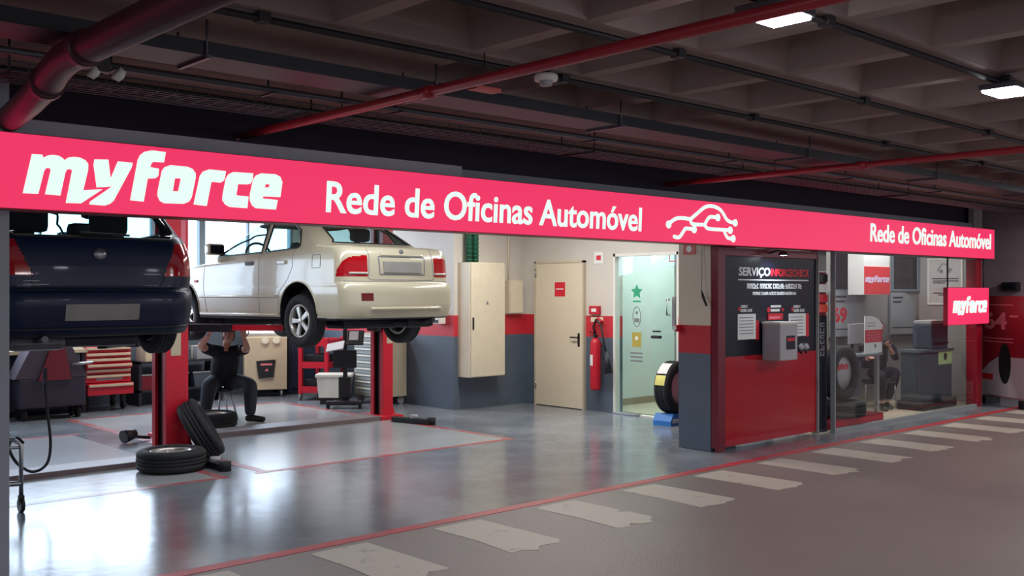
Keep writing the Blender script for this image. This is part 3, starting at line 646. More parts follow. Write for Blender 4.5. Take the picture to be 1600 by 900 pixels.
# partition wall posters
def posterY(name, label, x0, x1, yt, yb, Y, m, cat='poster', dep=.01):
    t = thing(name, label, cat, (onY((x0 + x1) / 2, yb, Y)[0], Y, onY(x0, yb, Y)[1]))
    b = MB(); b.prism(pxr(x0, x1, yt, yb, Y), [], fY(Y), dep); b.build('sheet', m, t)
    return t
def placard(label, x0, x1, yt, yb, txt):
    r = rectD(x0, x1, yt, yb, .055); w = r[1] - r[0]; hh = r[3] - r[2]
    t = thing('price_placard', label, 'placard', fD(.05)((r[0] + r[1]) / 2, r[2], 0), group='round-topped placards on the partition')
    pts = [(r[0], r[2]), (r[1], r[2])] + [(r[1] - w * .0 - w * .55 * (1 - math.cos(a * PI / 16)), r[3] - hh * .62 + hh * .62 * math.sin(a * PI / 16)) for a in range(9)] + [(r[0], r[3])]
    b = MB(); b.prism(pts, [], fD(.02), .035); b.build('board', mat('pale_grey_card', (150, 156, 160), .6, noise=.03), t)
    F2 = fD(.055)
    b = MB(); b.prism(rect(r[0] + .0, r[1], r[2] - .02, r[2] + .015), [], F2, .004); b.build('shelf_edge', M['ink'], t)
    b = MB()
    for q, ww in ((.86, .4), (.76, .34)): b.prism(rect(r[0] + w * .08, r[0] + w * (.08 + ww), r[2] + hh * q, r[2] + hh * (q + .04)), [], F2, .003)
    b.prism(rect(r[0] + w * .08, r[1] - w * .08, r[2] + hh * .17, r[2] + hh * .19), [], F2, .003)
    b.build('printed_lines', M['ink'], t)
    if txt:
        b = MB(); addtext(b, txt, F2, r[0] + w * .06, r[0] + w * .5, r[2] + hh * .32, r[2] + hh * .66, .003, .04); b.build('price_figures', M['redpaper'], t)
placard('grey rounded placard with a red 69 behind the shop window', 1298, 1348, 455, 528, '69')
placard('plain grey rounded placard behind the window, right of the red logo column', 1392, 1431, 457, 524, '')
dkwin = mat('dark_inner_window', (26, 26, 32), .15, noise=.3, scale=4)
for i, (x0, x1, lab) in enumerate(((1302, 1345, 'l'), (1394, 1432, 'r'))):
    r = rectD(x0, x1, 395, 452); r = (r[0], r[1], r[2], 2.35)
    b = MB(); b.prism([(r[0] - .03, r[2] - .03), (r[1] + .03, r[2] - .03), (r[1] + .03, r[3]), (r[0] - .03, r[3])], [rect(r[0], r[1], r[2], r[3] - .02)], fD(0), .03)
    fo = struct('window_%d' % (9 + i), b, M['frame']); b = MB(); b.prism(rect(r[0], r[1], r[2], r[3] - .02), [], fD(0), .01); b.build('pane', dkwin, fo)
# column with red poster
cx = onY(1350, 450, 7.2)[0]; cx2 = onY(1390, 450, 7.2)[0]
b = MB(); b.box(cx, cx2, 7.2, 7.45, 1.64, ZC); struct('wall_column', b, M['paper'])
r = rectY(1349, 1390, 416, 460, 7.19)
t = thing('logo_poster', 'red poster with small white and lilac logo on the inner column', 'poster', (cx + .2, 7.19, r[2]))
b = MB(); b.prism(rect(cx, cx2, r[2], r[3]), [], fY(7.2), .006); b.build('sheet', mat('bright_red_poster', (222, 46, 52), .5, noise=.03), t)
b = MB(); addlogo(b, fY(7.194), cx + .02, cx2 - .02, onY(1351, 442, 7.19)[1], onY(1351, 430, 7.19)[1], .003); b.build('logo_lettering', M['navytext'], t)
# tyre display stand with tyre-shaped white card
pl0 = gnd(1302, 667); pl1 = gnd(1390, 661)
t = thing('red_plinth', 'low dark red display plinth behind the shop window', 'plinth', (11.7, 6.65, .012))
b = MB(); b.box(11.06, 12.42, 6.36, 6.82, .012, .12, .01); b.build('platform', M['dkred'], t)
b = MB(); b.box(11.08, 12.40, 6.352, 6.36, .03, .10); b.build('front_board', M['red'], t)
def tyre_prof(Ro, Ri, w):
    h = w / 2
    return [(Ri, -h * .82), (Ri + .02, -h * .95), ((Ro + Ri) / 2, -h), (Ro - .03, -h * .93), (Ro - .008, -h * .80), (Ro, -h * .62), (Ro, -h * .38), (Ro - .008, -h * .36), (Ro - .008, -h * .28), (Ro, -h * .26), (Ro + .002, -h * .04), (Ro - .007, -h * .03), (Ro - .007, h * .03), (Ro + .002, h * .04),
            (Ro, h * .26), (Ro - .008, h * .28), (Ro - .008, h * .36), (Ro, h * .38), (Ro, h * .62), (Ro - .008, h * .80), (Ro - .03, h * .93), ((Ro + Ri) / 2, h), (Ri + .02, h * .95), (Ri, h * .82), (Ri - .005, h * .5), (Ri - .005, -h * .5)]
def add_tyre(mb, mx, Ro=.31, Ri=.19, w=.19, n=56): mb.lathe(tyre_prof(Ro, Ri, w), n, mx, closed=True)
def add_rim(mb, mx, Ri=.19, w=.19, spokes=5, double=False, face=1):
    h = w / 2
    mb.lathe([(Ri, -h * .8), (Ri - .006, h * .86 * face if 0 else h * .86), (Ri - .018, h * .88), (Ri - .03, h * .6), (Ri - .035, -h * .8)], 48, mx, closed=True)
    mb.lathe([(0, h * .72), (.03, h * .74), (.042, h * .66), (.05, h * .3), (0, h * .3)], 24, mx)
    for k_ in range(spokes):
        for off in ((-.11, .11) if double else (0,)):
            ang = 2 * PI * k_ / spokes + off * .8; m2 = mx @ Matrix.Rotation(ang, 4, 'Z')
            ww = .017 if double else .03
            mb.box(.025, Ri - .018, -ww, ww, h * .42, h * .70, .006, m2)
def wheel(parent, c, axis_mx, label=None, Ro=.31, Ri=.19, w=.19, spokes=5, double=False, rimmat='alu', name='wheel'):
    mx = Matrix.Translation(c) @ axis_mx
    b = MB(); add_tyre(b, mx, Ro, Ri, w); ty = b.build(name, M['rubber'], parent)
    b = MB(); add_rim(b, mx, Ri, w, spokes, double); b.build('rim', M[rimmat], ty)
    b = MB(); b.lathe([(0, -w * .1), (Ri * .82, -w * .1), (Ri * .82, w * .05), (0, w * .05)], 32, mx); b.build('brake_disc', M['dark'], ty)
    return ty
RYX = Matrix.Rotation(R(90), 4, 'X')
tc = gnd(1327, 655)
# upright display tyre, with white card disc
tx, ty_ = 11.67, 6.56
t = thing('display_tyre', 'large upright tyre with a white and red disc in its middle, in the shop window', 'tyre', (tx, ty_, .30))
Rt = .345
b = MB(); add_tyre(b, Matrix.Translation((tx, ty_, .32 + Rt)) @ RYX, Rt, .215, .21); b.build('tyre_body', M['rubber'], t)
b = MB(); b.lathe([(0, .03), (.214, .03), (.214, .045), (0, .045)], 40, Matrix.Translation((tx, ty_, .32 + Rt)) @ RYX); o = b.build('card_disc', mat('pale_disc_card', (176, 174, 176), .5), t)
b = MB(); addlogo(b, fY(ty_ - .045), tx - .15, tx + .13, .32 + Rt + .03, .32 + Rt + .13, .003); b.build('disc_print', M['redpaper'], o)
t = thing('stacked_tyre', 'tyre lying flat under the upright display tyre', 'tyre', (tx, ty_ + .02, .12))
b = MB(); add_tyre(b, Matrix.Translation((tx, ty_ + .02, .12 + .10)), .335, .2, .20); b.build('tyre_body', M['rubber'], t)
# tall tyre-shaped leaflet poster
r = rectY(1350, 1377, 494, 552, 6.9)
t = thing('price_card', 'white price card with red band and rounded top standing on the desk', 'card', ((r[0] + r[1]) / 2, 6.9, r[2]))
w = r[1] - r[0]; hh = r[3] - r[2]
pts = [(r[0], r[2]), (r[1], r[2])] + [(r[1] - w * .8 * (1 - math.cos(a * PI / 16)), r[3] - hh * .3 + hh * .3 * math.sin(a * PI / 16)) for a in range(9)] + [(r[0], r[3])]
b = MB(); b.prism(pts, [], fY(6.9), .012); b.build('card_sheet', M['paper'], t)
b = MB(); b.prism(rect(r[0] + .005, r[1] - .005, r[2] + hh * .28, r[2] + hh * .62), [], fY(6.888), .002); b.build('red_band', M['redpaper'], t)
b = MB()
for q in (.33, .40, .47, .54): b.prism(rect(r[0] + .04, r[1] - .05, r[2] + hh * q, r[2] + hh * (q + .025)), [], fY(6.886), .002)
b.build('band_text', M['pink'], t)
b = MB()
for q in (.80, .72): b.prism(rect(r[0] + .05, r[0] + .05 + w * .5, r[2] + hh * q, r[2] + hh * (q + .02)), [], fY(6.888), .002)
b.disc((r[0] + w * .6, r[2] + hh * .18), .03, fY(6.888), .002); b.build('card_print', M['inkgrey'], t)
# small desk under it
t = thing('shop_desk', 'pale grey glass-topped desk behind the tyre display', 'desk', (13.0, 7.1, .012))
dz = r[2] - .002
b = MB(); b.box(12.3, 13.3, 6.82, 7.4, dz - .035, dz, .005); b.build('desktop', mat('desk_grey', (126, 136, 140), .25), t)
for xx in (12.36, 13.24):
    for yy in (6.88, 7.34):
        b = MB(); b.box(xx - .025, xx + .025, yy - .025, yy + .025, .012, dz - .035); b.build('leg', M['grey'], t)
b = MB(); b.box(12.5, 12.95, 6.95, 6.97, .25, dz - .035); b.build('modesty_panel', M['dgrey'], t)
# monitor and lamp on the desk
t = thing('desk_monitor', 'grey monitor on the desk behind the price card', 'monitor', (13.2, 7.1, dz))
b = MB(); b.box(12.86, 13.26, 7.08, 7.11, dz + .12, dz + .40, .005); b.build('screen', M['silver'], t)
b = MB(); b.box(12.98, 13.02, 7.10, 7.13, dz, dz + .15); b.box(12.88, 13.12, 7.03, 7.2, dz, dz + .012); b.build('stand', M['dark'], t)
# dark desk counter with green sign, printer
t = thing('reception_counter', 'dark grey reception counter with a pale green sticker behind the shop window', 'counter', (14.0, 6.75, .012))
ca = 13.82; cb = 14.82
b = MB(); b.box(ca, cb, 6.53, 6.82, .14, .82, .004); b.build('cabinet', M['dgrey'], t)
b = MB(); b.box(ca - .03, cb + .02, 6.50, 6.84, .82, .86, .004); b.build('worktop', mat('counter_top_grey', (84, 98, 106), .35), t)
b = MB(); b.box(ca - .06, cb + .03, 6.47, 6.84, .012, .14, .004); b.build('base', M['black'], t)
r = rectY(1466, 1487, 546, 570, 6.53); b = MB(); b.prism(rect(*r), [], fY(6.53), .004); o = b.build('green_sticker', mat('pale_green_notice', (176, 196, 140), .6), t)
b = MB(); b.disc(((r[0] + r[1]) / 2, (r[2] + r[3]) / 2), .06, fY(6.526), .002, 6); b.build('sticker_pictogram', M['ink'], o)
t = thing('office_printer', 'dark blue-grey printer standing on the reception counter', 'printer', (14.43, 6.67, .86))
b = MB(); b.box(14.16, 14.70, 6.53, 6.81, .86, 1.22, .02); b.build('body', mat('printer_shell', (58, 78, 92), .4), t)
b = MB(); b.box(14.18, 14.68, 6.54, 6.80, 1.22, 1.27, .01); b.build('lid', M['silver'], t)
b = MB(); b.box(14.22, 14.62, 6.49, 6.53, .93, .96, .004); b.build('paper_tray', M['black'], t)
# framed car drawing poster
r = rectX(1449, 1504, 404, 476, 15.38)
t = thing('framed_notice', 'large framed white notice with a grey car drawing and text lines', 'poster', (15.38, (r[0] + r[1]) / 2, r[2]))
Yn = 15.4
r = (max(r[0], 6.47), r[1], r[2], r[3])
b = MB(); b.prism(rect(*r), [rect(r[0] + .025, r[1] - .025, r[2] + .025, r[3] - .025)], fX(Yn), .02); b.build('frame', M['white'], t)
b = MB(); b.prism(rect(r[0] + .025, r[1] - .025, r[2] + .025, r[3] - .025), [], fX(Yn), .008); sh = b.build('sheet', mat('notice_paper', (186, 182, 180), .6, noise=.03), t)
b = MB(); w = r[1] - r[0]; hh = r[3] - r[2]; F2 = fX(Yn - .008)
cp = [(.3, .72), (.34, .77), (.42, .79), (.47, .87), (.58, .88), (.65, .79), (.70, .76), (.71, .72)]
b.stroke([(r[0] + w * u, r[2] + hh * v) for u, v in cp], .02, F2, .002)
for u in (.4, .61): b.disc((r[0] + w * u, r[2] + hh * .72), .03, F2, .002)
b.build('car_drawing', M['inkgrey'], sh)
b = MB()
for v, u0, u1 in ((.55, .12, .88), (.50, .12, .85), (.46, .5, .85), (.24, .12, .85), (.20, .15, .7)): b.prism(rect(r[0] + w * u0, r[0] + w * u1, r[2] + hh * v, r[2] + hh * (v + .02)), [], F2, .002)
b.build('text_lines', M['ink'], sh)
# ------------------------------------------------------------------ far right: tyre offer poster and wall box
pv = Vector((15.1, 5.35, 0)); pw = Vector((15.78, 6.5, 0)); du = (pv - pw).normalized(); nn = Vector((-du.y, du.x, 0)); nn = nn if nn.x < 0 else -nn
fP = lambda u, v, w: tuple(pw + du * u + nn * w + Vector((0, 0, v)))
Lp = (pv - pw).length
t = thing('tyre_offer_board', 'large dark red board advertising a tyre for 64 at the right edge', 'advertising board', tuple((pv + pw) / 2))
b = MB(); b.prism(rect(0, Lp, .12, 1.62), [], fP, .04); b.build('board', mat('deep_red_board', (150, 22, 40), .4, noise=.06), t)
F2 = lambda u, v, w: fP(u, v, w + .04)
b = MB(); addtext(b, '64', F2, .12, .62, 1.12, 1.38, .003, .03); b.prism(rect(.68, .86, 1.31, 1.335), [], F2, .003); b.build('price_figures', M['pink'], t)
b = MB()
b.bm.free()
for v in (.93, .98, 1.48):
    b = MB(); b.prism(rect(.1, .75, v, v + .014), [], F2, .003); b.build('small_print', M['pink'], t)
b = MB(); b.prism([(.02, .13), (Lp - .02, .13), (Lp - .02, .72), (.45, .72), (.25, .62), (.08, .48), (.02, .3)], [], F2, .003); b.build('white_shape', mat('pale_print', (190, 176, 182), .5), t)
b = MB(); b.prism(rect(.08, .32, .36, .45), [], lambda u, v, w: fP(u, v, w + .043), .002); b.build('red_mark', M['redpaper'], t)
mm_ = Matrix.Translation(Vector(fP(.60, .62, .06)))
b = MB(); F3 = lambda u, v, w: fP(u, v, w + .044)
ell = lambda rx, ry: [(.58 + rx * math.cos(2 * PI * q / 32), .62 + ry * math.sin(2 * PI * q / 32)) for q in range(32)]
b.prism(ell(.13, .30), [[(u + .05, v) for u, v in ell(.055, .19)]] if False else [], F3, .003); b.build('printed_tyre', M['black'], t)
for u_ in (.25, 1.05):
    b = MB(); b.prism(rect(u_ - .05, u_ + .05, 0, .12), [], lambda u, v, w: fP(u, v, w - .1), .25); b.build('foot', M['black'], t)
t = thing('wall_box', 'dark box on the dim wall above the red board', 'box', (16.2, 6.4, 1.8)); q0 = rectX(1566, 1591, 441, 455, 16.2)
b = MB(); b.box(16.16, 16.3, q0[0], q0[1], q0[2], q0[3], .01); b.build('casing', M['black'], t); b = MB(); b.box(16.15, 16.165, q0[0] + .05, q0[1] - .05, q0[2] + .04, q0[3] - .04); b.build('front_cover', M['gloss_black'], t)
# ------------------------------------------------------------------ wall items in the bay
# electrical cabinet
t = thing('electrical_cabinet', 'tall cream electrical cabinet on the wall left of the beige door', 'cabinet', (9.45, 10.9, .47))
x0_, x1_, z0_, z1_ = 9.17, 9.83, .47, 2.10
b = MB(); b.box(x0_, x1_, 10.83, 11.098, z0_, z1_, .006); b.build('casing', M['cream'], t)
b = MB(); b.box(x0_ + .01, x1_ - .01, 10.81, 10.83, z0_ + .01, z1_ - .01, .006); dr = b.build('cabinet_door', M['cream'], t)
b = MB(); b.box(x0_ + .03, x0_ + .05, 10.79, 10.81, 1.15, 1.32, .004); b.build('handle', M['dark'], dr)
b = MB(); zt = 1.50; b.prism([(9.45, zt), (9.51, zt), (9.48, zt + .055)], [], fY(10.81), .002); b.build('warning_triangle', M['inkgrey'], dr)
for j in range(2):
    b = MB()
    xx = 9.28 + .12 * j
    b.tube([(xx, 10.98, z1_), (xx, 10.98, ZC)], .045, 14)
    for q in range(14): b.tube([(xx, 10.98, z1_ + .03 + q * .06), (xx, 10.98, z1_ + .05 + q * .06)], .05, 14)
    tag(b.build('corrugated_conduit', M['green']), ('left' if j == 0 else 'right') + ' one of the two green conduits above the electrical cabinet', 'conduit', 'green conduits above the electrical cabinet')
r = rectY(797, 818, 438, 490, 10.98)
t = thing('junction_box', 'small flat cream box on the wall between cabinet and beige door', 'box', ((r[0] + r[1]) / 2, 11.04, r[2]))
b = MB(); b.box(r[0], r[1], 10.99, 11.1, r[2], r[3], .006); b.build('casing', M['cream'], t)
b = MB(); b.box(r[0] + .01, r[1] - .01, 10.98, 10.99, r[2] + .01, r[3] - .01, .003); b.build('cover', M['cream'], t)
b = MB(); b.tube([(r[0] + .05, 11.07, r[3]), (r[0] + .05, 11.07, ZC)], .012, 8); b.build('cable_pipe', M['cream'], t)
# fire extinguisher
c0 = onX(930, 600, 10.38); ey = onX(930, 555, 10.38)[0]
t = thing('fire_extinguisher', 'red fire extinguisher with black horn hanging beside the beige door', 'fire extinguisher', (10.38, ey, .35))
mx = Matrix.Translation((10.385, ey, 0))
zb0 = onX(930, 610, 10.38)[1]; zt0 = onX(930, 528, 10.38)[1]
b = MB(); b.lathe([(0, zb0), (.07, zb0 + .01), (.075, zb0 + .04), (.075, zt0 - .08), (.06, zt0 - .03), (.03, zt0), (0, zt0)], 28, mx); cy = b.build('cylinder', M['red'], t)
b = MB(); b.lathe([(.0765, zb0 + .35), (.0765, zb0 + .5)], 28, mx @ Matrix.Rotation(R(0), 4, 'Z'))
bmesh.ops.delete(b.bm, geom=[f for f in b.bm.faces if f.calc_center_median().x > 10.36 or f.calc_center_median().y < ey - .02], context='FACES'); b.build('white_label', M['paper'], cy)
b = MB(); b.box(10.36, 10.41, ey - .02, ey + .02, zt0, zt0 + .05, .004); b.bar((10.385, ey, zt0 + .05), (10.385, ey + .11, zt0 + .085), .02, .012); b.bar((10.385, ey, zt0 + .03), (10.385, ey + .10, zt0 + .03), .02, .012); b.build('valve_handle', M['black'], t)
b = MB(); b.tube([(10.38, ey, zt0 + .03), (10.36, ey + .02, zt0 + .15), (10.37, ey - .02, zt0 + .26), (10.37, ey - .12, zt0 + .18), (10.38, ey - .16, zt0 - .05), (10.38, ey - .21, zt0 - .22)], .014, 8); b.build('hose', M['black'], t)
b = MB(); b.tube([(10.38, ey - .20, zt0 - .18), (10.38, ey - .25, zt0 - .48)], [.025, .06], 14); b.build('discharge_horn', M['dark'], t)
b = MB(); b.tube([(10.44, ey + .05, zt0 + .06), (10.44, ey + .06, zt0 + .2), (10.44, ey, zt0 + .27), (10.44, ey - .08, zt0 + .22)], .02, 10); b.box(10.44, 10.5, ey - .02, ey + .02, zt0 - .12, zt0 - .08); b.build('red_hose_hook', M['red'], t)
def wallplate(name, label, cat, x0, x1, yt, yb, X, m, inner=None, dep=.02, extra=None):
    a = rectX(x0, x1, yt, yb, X); t = thing(name, label, cat, (X, (a[0] + a[1]) / 2, a[2]))
    b = MB(); b.prism(rect(*a), [], fX(X), dep); b.build('plate', m, t)
    if inner:
        w_ = a[1] - a[0]; h_ = a[3] - a[2]; b = MB()
        if extra == 'ring': b.disc(((a[0] + a[1]) / 2, (a[2] + a[3]) / 2), min(w_, h_) * .3, fX(X - dep), .003)
        else: b.prism(rect(a[0] + w_ * .25, a[1] - w_ * .25, a[2] + h_ * .3, a[3] - h_ * .3), [], fX(X - dep), .003)
        b.build('symbol', inner, t)
    return t
wallplate('alarm_call_point', 'small square red alarm box on the wall above the extinguisher', 'alarm', 924, 939, 478, 491, 10.5, M['red'], M['paper'], .05)
wallplate('notice_plate', 'small cream plate between the alarm box and the extinguisher', 'sign', 924, 943, 495, 503, 10.5, M['cream'], None, .01)
wallplate('extinguisher_sign', 'small white sign high on the wall right of the beige door', 'sign', 929, 943, 394, 412, 10.5, M['paper'], M['redpaper'], .008)
wallplate('fire_sign', 'red bordered fire sign at the top of the banded pillar', 'sign', 1068, 1087, 381, 398, 8.74, mat('faded_red_sign', (196, 96, 88), .5), M['paper'], .008, 'ring')
# alarm bell knob on pillar
a = onX(1064, 513, 8.70)
t = thing('emergency_button', 'round red and white button box on the left edge of the pillar', 'button', (8.72, 6.86, a[1]))
b = MB(); b.box(8.66, 8.74, 6.78, 6.82, a[1] - .035, a[1] + .035, .006); b.build('box', M['red'], t)
b = MB(); b.tube([(8.655, 6.80, a[1]), (8.63, 6.80, a[1])], .024, 16); b.build('button', M['paper'], t)
# hanging cord with switch on pillar
p1 = onX(1094, 384, 8.70); p2 = onX(1097, 455, 8.70); p3 = onX(1106, 482, 8.70)
t = thing('pendant_switch', 'thin grey cord with a black pendant switch hanging on the pillar', 'cord', (8.70, p3[0], p3[1]))
b = MB(); b.tube([(8.725, p1[0], p1[1] + .12), (8.715, p1[0] - .01, p1[1] - .1), (8.70, p2[0] + .005, p2[1] + .1), (8.69, p2[0], p2[1])], .005, 6); b.build('cord', M['grey'], t)
b = MB(); q1 = onX(1098, 462, 8.69); q2 = onX(1104, 478, 8.69); b.tube([(8.69, p2[0], p2[1]), (8.69, q1[0], q1[1]), (8.69, q2[0], q2[1])], [.008, .016, .012], 10); b.build('switch_grip', M['black'], t)
# standing tyre with blue stand, seen behind the pillar
sp = gnd(1037, 664)
sx, sy = sp.x + .20, sp.y
t = thing('display_tyre', 'new tyre with yellow label standing on a blue stand behind the pillar', 'tyre', (sx, sy, .14))
cz_ = Vector((.12, -1, 0)).normalized(); cx_ = Vector((-1, -.12, 0)).normalized(); cy_ = cz_.cross(cx_)
axm = Matrix.Translation((sx, sy, .13 + .335)) @ Matrix((cx_, cy_, cz_)).transposed().to_4x4()
b = MB(); add_tyre(b, axm, .335, .20, .22); b.build('tyre_body', M['rubber'], t)
def patch(mb, a0, a1, r_, w0, w1):
    for q in range(6):
        u0 = a0 + (a1 - a0) * q / 6; u1 = a0 + (a1 - a0) * (q + 1) / 6
        mb.face([mb.v(axm @ Vector((r_ * math.cos(u), r_ * math.sin(u), w))) for u, w in ((u0, w0), (u1, w0), (u1, w1), (u0, w1))])
for a0, a1, nm, mt in ((-30, -8, 'yellow_label', 'yellow'), (-66, -34, 'white_label', 'paper')):
    b = MB(); patch(b, R(a0), R(a1), .341, -.07, .07); b.build(nm, M[mt], t)
b = MB(); b.lathe([(0, .06), (.198, .06), (.198, .08), (0, .08)], 32, axm); b.build('card_disc', mat('pink_disc_card', (196, 150, 160), .5), t)
t = thing('blue_tyre_stand', 'low blue plastic tyre stand with white lettering behind the pillar', 'stand', (sx, sy, 0))
mr_ = Matrix.Translation((sx, sy, 0)) @ Matrix.Rotation(R(7), 4, 'Z')
b = MB(mr_); b.prism([(-.28, 0), (.28, 0), (.28, .06), (.22, .15), (.14, .145), (0, .128), (-.14, .145), (-.22, .15), (-.28, .06)], [], lambda u, v, w: (u, -.13 + w, v), .26); b.build('stand_body', M['blue'], t)
b = MB(mr_); wordmarks(b, lambda u, v, w: (u, -.131 - w, v), -.24, .24, .035, .085, .003, 6); b.build('stand_lettering', M['paper'], t)
# ------------------------------------------------------------------ lifts
def lift_post(root, x0, x1, y0, y1, face_left, ztop=2.78):
    """C-shaped column, slot towards the car"""
    b = MB(); w = .035; xs, xo = (x0, x1) if face_left else (x1, x0); sg_ = 1 if face_left else -1
    xi = xs + sg_ * .0
    lo, hi = min(x0, x1), max(x0, x1)
    b.box(lo, hi, y0, y0 + w, .05, ztop, .004); b.box(lo, hi, y1 - w, y1, .05, ztop, .004)
    if face_left: b.box(hi - w, hi, y0 + w, y1 - w, .05, ztop); b.box(lo, lo + .012, y0 + w, y0 + .075, .05, ztop); b.box(lo, lo + .012, y1 - .075, y1 - w, .05, ztop)
    else: b.box(lo, lo + w, y0 + w, y1 - w, .05, ztop); b.box(hi - .012, hi, y0 + w, y0 + .075, .05, ztop); b.box(hi - .012, hi, y1 - .075, y1 - w, .05, ztop)
    p = b.build('post', M['redpost'], root)
    b = MB(); b.box(lo + w + .01, hi - .02, y0 + .05, y1 - .05, .06, ztop - .05); b.build('inner_channel', M['black'], root)
    b = MB(); b.box(lo - .10, hi + .10, y0 - .10, y1 + .10, .0, .05, .006); b.build('base_plate', M['redpost'], root)
    b = MB(); b.prism([(hi if face_left else lo, .05), ((hi + .12) if face_left else (lo - .12), .05), (hi if face_left else lo, .40)], [], lambda u, v, w_: (u, y0 + .12 + w_, v), .02); b.build('gusset', M['redpost'], root)
    return p
def lift_arm(root, piv, mid, tip, zc, mt='dark', ext='galv'):
    b = MB(); b.bar((*piv, zc), (*mid, zc), .13, .09, .006); a = b.build('arm', M[mt], root)
    b = MB(); b.bar((*mid, zc + .003), (*tip, zc + .003), .095, .065, .004); b.build('extension', M[ext], a)
    b = MB(); b.tube([(*tip, zc - .03), (*tip, zc + .09)], .035, 14); b.tube([(*tip, zc + .09), (*tip, zc + .12)], .065, 18); b.build('pad', M['rubber'], a)
    return a
# lift under the dark hatchback
LA = thing('car_lift', 'red two-post car lift at left holding up the dark hatchback', 'car lift', (2.9, 9.9, 0))
lift_post(LA, 4.285, 4.52, 9.76, 10.10, True)
lift_post(LA, 1.06, 1.30, 9.76, 10.10, False)
b = MB(); b.box(1.2, 4.19, 9.60, 9.95, 0, .05, .006); b.build('floor_beam', mat('worn_steel_beam', (120, 100, 104), .45, noise=.2), LA)
r = rectY(268, 283, 515, 556, 9.76)
b = MB(); b.prism(rect(4.335, 4.44, r[2], r[3]), [], fY(9.76), .003); b.build('instruction_label', M['beige'], LA)
b = MB(); b.prism(rect(4.44, 4.49, 1.9, 2.7), [], fY(9.76), .003); b.build('pale_strip', M['pink'], LA)
b = MB(); b.box(4.17, 4.285, 9.80, 10.06, 1.12, 1.32, .01); b.build('carriage', M['dark'], LA)
zA = 1.22
lift_arm(LA, (4.22, 9.82), (3.75, 9.3), (3.35, 8.95), zA); lift_arm(LA, (4.22, 10.04), (3.7, 10.6), (3.4, 10.9), zA)
b = MB(); b.box(1.30, 1.41, 9.80, 10.06, 1.12, 1.32, .01); b.build('carriage', M['dark'], LA)
lift_arm(LA, (1.36, 9.82), (1.8, 9.3), (2.3, 8.95), zA); lift_arm(LA, (1.36, 10.04), (1.9, 10.6), (2.3, 10.9), zA)
# lift under the cream saloon
LB_ = thing('car_lift', 'red two-post car lift in the middle holding up the cream saloon', 'car lift', (6.3, 11.1, 0))
lift_post(LB_, 7.77, 7.93, 10.95, 11.24, True)
lift_post(LB_, 4.92, 5.08, 11.10, 11.38, False)
b = MB(); b.box(5.16, 7.67, 10.86, 11.24, 0, .055, .006); b.build('floor_beam', mat('worn_steel_beam', (122, 108, 108), .45, noise=.2), LB_)
b = MB(); b.prism(rect(7.83, 7.92, 1.0, 1.38), [], fY(10.95), .003); b.build('instruction_label', M['beige'], LB_)
b = MB(); b.box(7.68, 7.77, 10.98, 11.20, 1.16, 1.36, .01); b.build('carriage', M['dark'], LB_)
b = MB(); b.box(5.08, 5.17, 11.12, 11.36, 1.16, 1.36, .01); b.build('carriage', M['dark'], LB_)
zB = 1.27
lift_arm(LB_, (7.70, 11.0), (7.5, 10.5), (7.15, 10.1), zB); lift_arm(LB_, (7.70, 11.18), (7.4, 11.8), (7.1, 12.1), zB)
lift_arm(LB_, (5.14, 11.14), (5.5, 10.7), (5.9, 10.25), zB, ext='redpost'); lift_arm(LB_, (5.14, 11.34), (5.5, 11.9), (5.9, 12.2), zB, ext='redpost')
# loose steel arms on the floor
def floorarm(label, p, q):
    p, q = Vector(p), Vector(q); d = (q - p)
    t = thing('steel_floor_bar', label, 'steel arm', (p.x, p.y, 0))
    b = MB(); b.bar((p.x, p.y, .035), (p.x + d.x, p.y + d.y, .035), .10, .06, .006); b.build('arm', M['black'], t)
    m_ = p + d * .55; b = MB(); b.tube([(m_.x, m_.y, .065), (m_.x, m_.y, .11)], .05, 16); b.build('pad', M['silver'], t)
    b = MB(); b.tube([(q.x, q.y, .0), (q.x, q.y, .09)], .055, 16); b.build('end_pad', M['rubber'], t)
p = gnd(615, 655, .03); q = gnd(674, 660, .03); floorarm('black steel arm with pale pad on the floor right of the middle red post', (p.x, p.y, 0), (q.x, q.y, 0))
p = gnd(318, 722, .03); q = gnd(352, 731, .03); floorarm('black steel arm end on the floor right of the lying wheel', (p.x, p.y, 0), (q.x, q.y, 0))
p = gnd(234, 682, .04); q = gnd(200, 684, .06)
t = thing('floor_clamp', 'dark clamp on the floor left of the near red post', 'clamp', (q.x, q.y, 0))
b = MB(); b.tube([(p.x, p.y, .03), ((p.x + q.x) / 2, (p.y + q.y) / 2 + .03, .05), (q.x, q.y, .07)], .02, 10); b.build('rod', M['dark'], t)
b = MB(); b.tube([(q.x - .06, q.y - .02, .075), (q.x + .08, q.y + .02, .10)], [.075, .06], 14); b.build('clamp_head', M['black'], t)
# ------------------------------------------------------------------ cars
def interp(keys, n):
    out = []; m = len(keys)
    for s_ in range(n):
        u = s_ / (n - 1) * (m - 1); i = min(int(u), m - 2); f = u - i; row = []
        for c in range(len(keys[0])):
            p = [keys[max(0, min(m - 1, i + q))][c] for q in (-1, 0, 1, 2)]
            d1 = (p[2] - p[0]) / 2 if (p[2] - p[1]) * (p[1] - p[0]) > 0 else 0
            d2 = (p[3] - p[1]) / 2 if (p[3] - p[2]) * (p[2] - p[1]) > 0 else 0
            if i == 0: d1 = p[2] - p[1]
            if i == m - 2: d2 = p[2] - p[1]
            lim = 2.6 * abs(p[2] - p[1]); d1 = max(-lim, min(lim, d1)); d2 = max(-lim, min(lim, d2))
            h = f * f * (3 - 2 * f)
            row.append(p[1] + (f ** 3 - 2 * f * f + f) * d1 + (f ** 3 - f * f) * d2 + h * (p[2] - p[1]))
        out.append(row)
    return out
